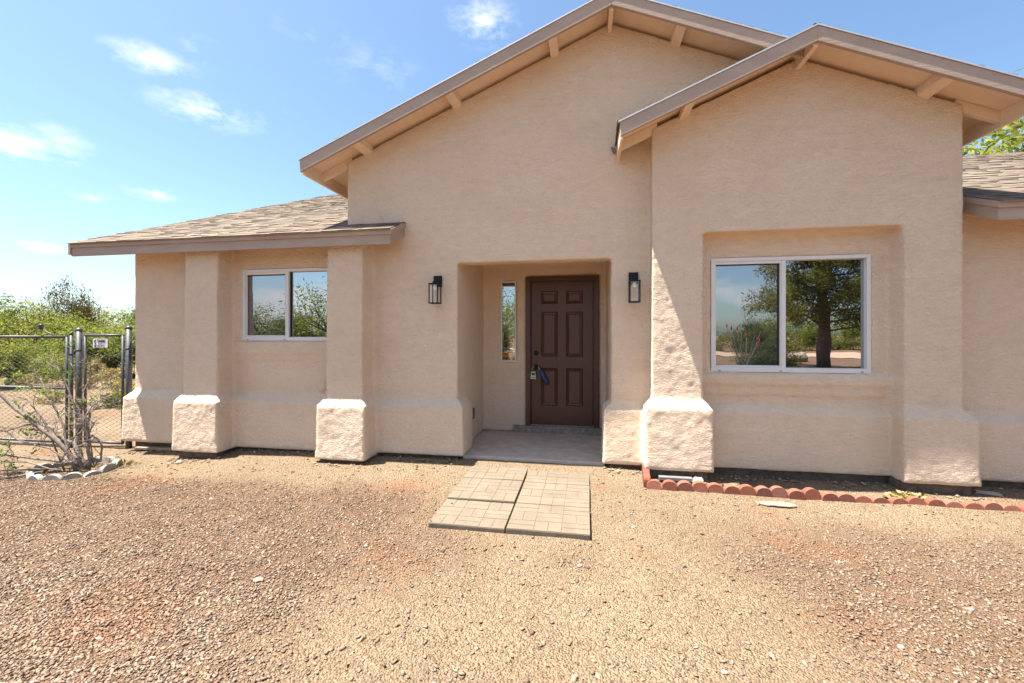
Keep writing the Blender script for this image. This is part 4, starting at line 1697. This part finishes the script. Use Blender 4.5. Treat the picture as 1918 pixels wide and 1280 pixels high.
for pts_, ra, rb in stems:
    P = [sp(*q) for q in pts_]
    fine_ = []
    for i in range(len(P) - 1):
        for k in range(3):
            f_ = k / 3
            fine_.append(P[i].lerp(P[i + 1], f_) + rand_dir(r_) * .008)
    fine_.append(P[-1])
    rad = [ra + (rb - ra) * i / (len(fine_) - 1) for i in range(len(fine_))]
    MB().tube(fine_, [q * .8 for q in rad], 8).build('stem', 'bark_grey', sh, True)
    tw = MB()
    tips = []
    for _ in range(9):
        i = r_.randint(len(fine_) // 3, len(fine_) - 1)
        d = (rand_dir(r_) + Vector((-.75, -.2, .12))).normalized()
        branch(tw, fine_[i], d, r_.uniform(.10, .30), max(.0034, rad[i] * .36), r_, 1, tips, .8, .5, .05)
    tw.build('twigs', 'bark_grey', sh, True)['kind'] = 'stuff'
    for q in tips:
        if q[0].x < -.35 and r_.random() < .07:
            leaf_spots.append((q[0], .05))
for (px, py, dy) in ((95, 708, .1), (65, 745, .05), (30, 745, .1), (45, 690, .1), (10, 660, .2), (55, 655, .3), (72, 848, -.1), (100, 720, .1), (-10, 765, -.2), (5, 860, -.3), (45, 862, -.25)):
    leaf_spots.append((sp(px, py, dy), .07))
lm = MB()
leaf_cloud(lm, leaf_spots, 11, 1.0, .010, .027, r_, .3)
o = lm.build('leaves', 'leaf_shrub', sh)
o['kind'] = 'stuff'

# ------------------------------------------------------------------ the yard behind the camera (seen in the window glass)
dm_ = MB()
NP = 60
for k in range(NP):
    a0, a1 = -60 + 120 * k / NP, -60 + 120 * (k + 1) / NP
    for (a, b) in ((a0, a1),):
        def dv(a, off):
            x = a
            y = -24.5 - 3.5 * math.cos(x * .07) + off
            return (x, y, gh(x, y) + .03)
        dm_.quad(dv(a, -4), dv(b, -4), dv(b, 4), dv(a, 4))
o = dm_.build('driveway', 'driveway_gravel')
tag(o, 'pale curving gravel driveway across the far side of the yard', 'driveway', kind='structure')


def pine(x, y, h):
    r_ = random.Random(17)
    o = empty('pine_tree', (x, y, gh(x, y)), 'large pine tree with a thick dark trunk facing the big window', 'tree')
    m = MB()
    tp = [Vector((0, 0, -.2))]
    for i in range(10):
        tp.append(Vector((r_.uniform(-.06, .06) * i * .3, r_.uniform(-.06, .06) * i * .3, h * .95 * (i + 1) / 10)))
    m.tube(tp, [.30 * (1 - .085 * i) for i in range(11)], 12)
    tw = m.build('trunk', 'bark_brown', o, True)
    bm2 = MB()
    cm = MB()
    cs_ = []
    for i in range(54):
        z = h * (.2 + .75 * (i / 54))
        a = i * 2.4
        ln = (h * .40) * (1 - .72 * (i / 54) ** 1.3) * r_.uniform(.7, 1.1)
        d = Vector((math.cos(a), math.sin(a), .10 + .35 * i / 54))
        p0 = Vector((0, 0, z))
        pts_ = [p0]
        for s in range(5):
            d = (d + rand_dir(r_) * .18 + Vector((0, 0, .05))).normalized()
            pts_.append(pts_[-1] + d * ln / 5)
            if s > 0:
                for _ in range(3):
                    cs_.append((pts_[-1] + rand_dir(r_) * .32, .34))
        bm2.tube(pts_, [.05, .04, .032, .025, .018, .01], 5)
    bm2.build('limbs', 'bark_brown', o, True)
    leaf_cloud(cm, cs_, 85, 1.2, .019, .11, r_)
    cm.build('crown', 'leaf_pine', o)
    return o


pine(10.6, -12.0, 8.5)
# thicket across the drive, and trees facing the left window and the sidelight
for k, (x, y, s, kind, zs) in enumerate([
        (4, -36, 1.3, 'o', .9), (11, -37, 1.2, 'm', .85), (17, -38, 1.3, 'o', .85), (24, -37, 1.3, 'm', .85), (31, -36, 1.3, 'o', .85), (-4, -33, 1.3, 'm', .9),
        (-9, -26, 1.25, 'o', 1.0), (-16, -22, 1.15, 'o', .95), (-20, -17, 1.15, 'o', .9), (-24, -14, 1.2, 'm', .9), (-19, -8.5, 1.3, 'o', 1.1), (-26, -21, 1.3, 'm', .9),
        (7.6, -10.5, .6, 'o', .8), (38, -35, 1.4, 'o', .85), (-28, -8, 1.5, 'o', 1.1), (20.5, -40, 1.4, 'm', .9), (8, -41, 1.4, 'o', .9)]):
    ms = (mesq if kind == 'm' else oliv)[k % 2]
    place_tree('thicket_tree', ms, x, y, k * 2.3, s,
               ('bright green' if kind == 'm' else 'olive green') + ' tree of the thicket across the driveway, ' + NTH[k] + ' planted',
               'tree', 'green trees across the driveway' if kind == 'm' else 'olive trees across the driveway', zs)
palo = make_tree(95, 3.6, 1.4, 'leaf_yellow', 'bark_brown', 5000, .02, .06, .08, 3, False, 3)
palo2 = make_tree(96, 5.2, 2.2, 'leaf_mesquite', 'bark_brown', 7000, .022, .07, .12, 2, False, 3)
place_tree('shade_tree', palo2, -3.3, -5.6, 1.0, 1.0, 'green tree leaning over the agave facing the porch')
place_tree('lone_tree', palo2, -8.7, -5.3, 2.6, .9, 'thin crowned tree facing the left window')
stone('boulder', 11.9, -17.0, .45, .35, .38, 'rock_brown', 'weathered brown boulder lying before the driveway', 33, .2, 'boulder')
# ocotillo with red tips
oc = empty('ocotillo', (6.1, -8.4, gh(6.1, -8.4)), 'ocotillo with long thorny wands tipped with red flowers', 'cactus')
for k in range(16):
    a = k * 2.4
    l_ = rng.uniform(1.2, 1.9)
    d = Vector((math.cos(a) * .35, math.sin(a) * .35, 1))
    p = [Vector((0, 0, -.03)) + d * (l_ * i / 5) + rand_dir(rng) * .03 for i in range(6)]
    MB().tube(p, [.016, .015, .013, .011, .009, .006], 5).build('wand', 'bark_grey', oc, True)
    if k % 3 == 0:
        MB().lathe(p[-1], [(.01, -.05), (.03, .0), (.025, .08), (.004, .15)], 8).build('flower_spike', 'flower_red', oc, True)
# agave facing the sidelight
ag = empty('agave', (-2.75, -2.9, gh(-2.75, -2.9)), 'dark spiky agave in the yard facing the porch', 'plant')
for k in range(22):
    a = k * 2.4
    el = .25 + .055 * k
    m = MB()
    d = Vector((math.cos(a) * math.cos(el), math.sin(a) * math.cos(el), math.sin(el)))
    m.tube([d * .04, d * .3, d * .62, d * .8], [.035, .045, .024, .003], 6)
    m.build('leaf', 'leaf_olive', ag, True)
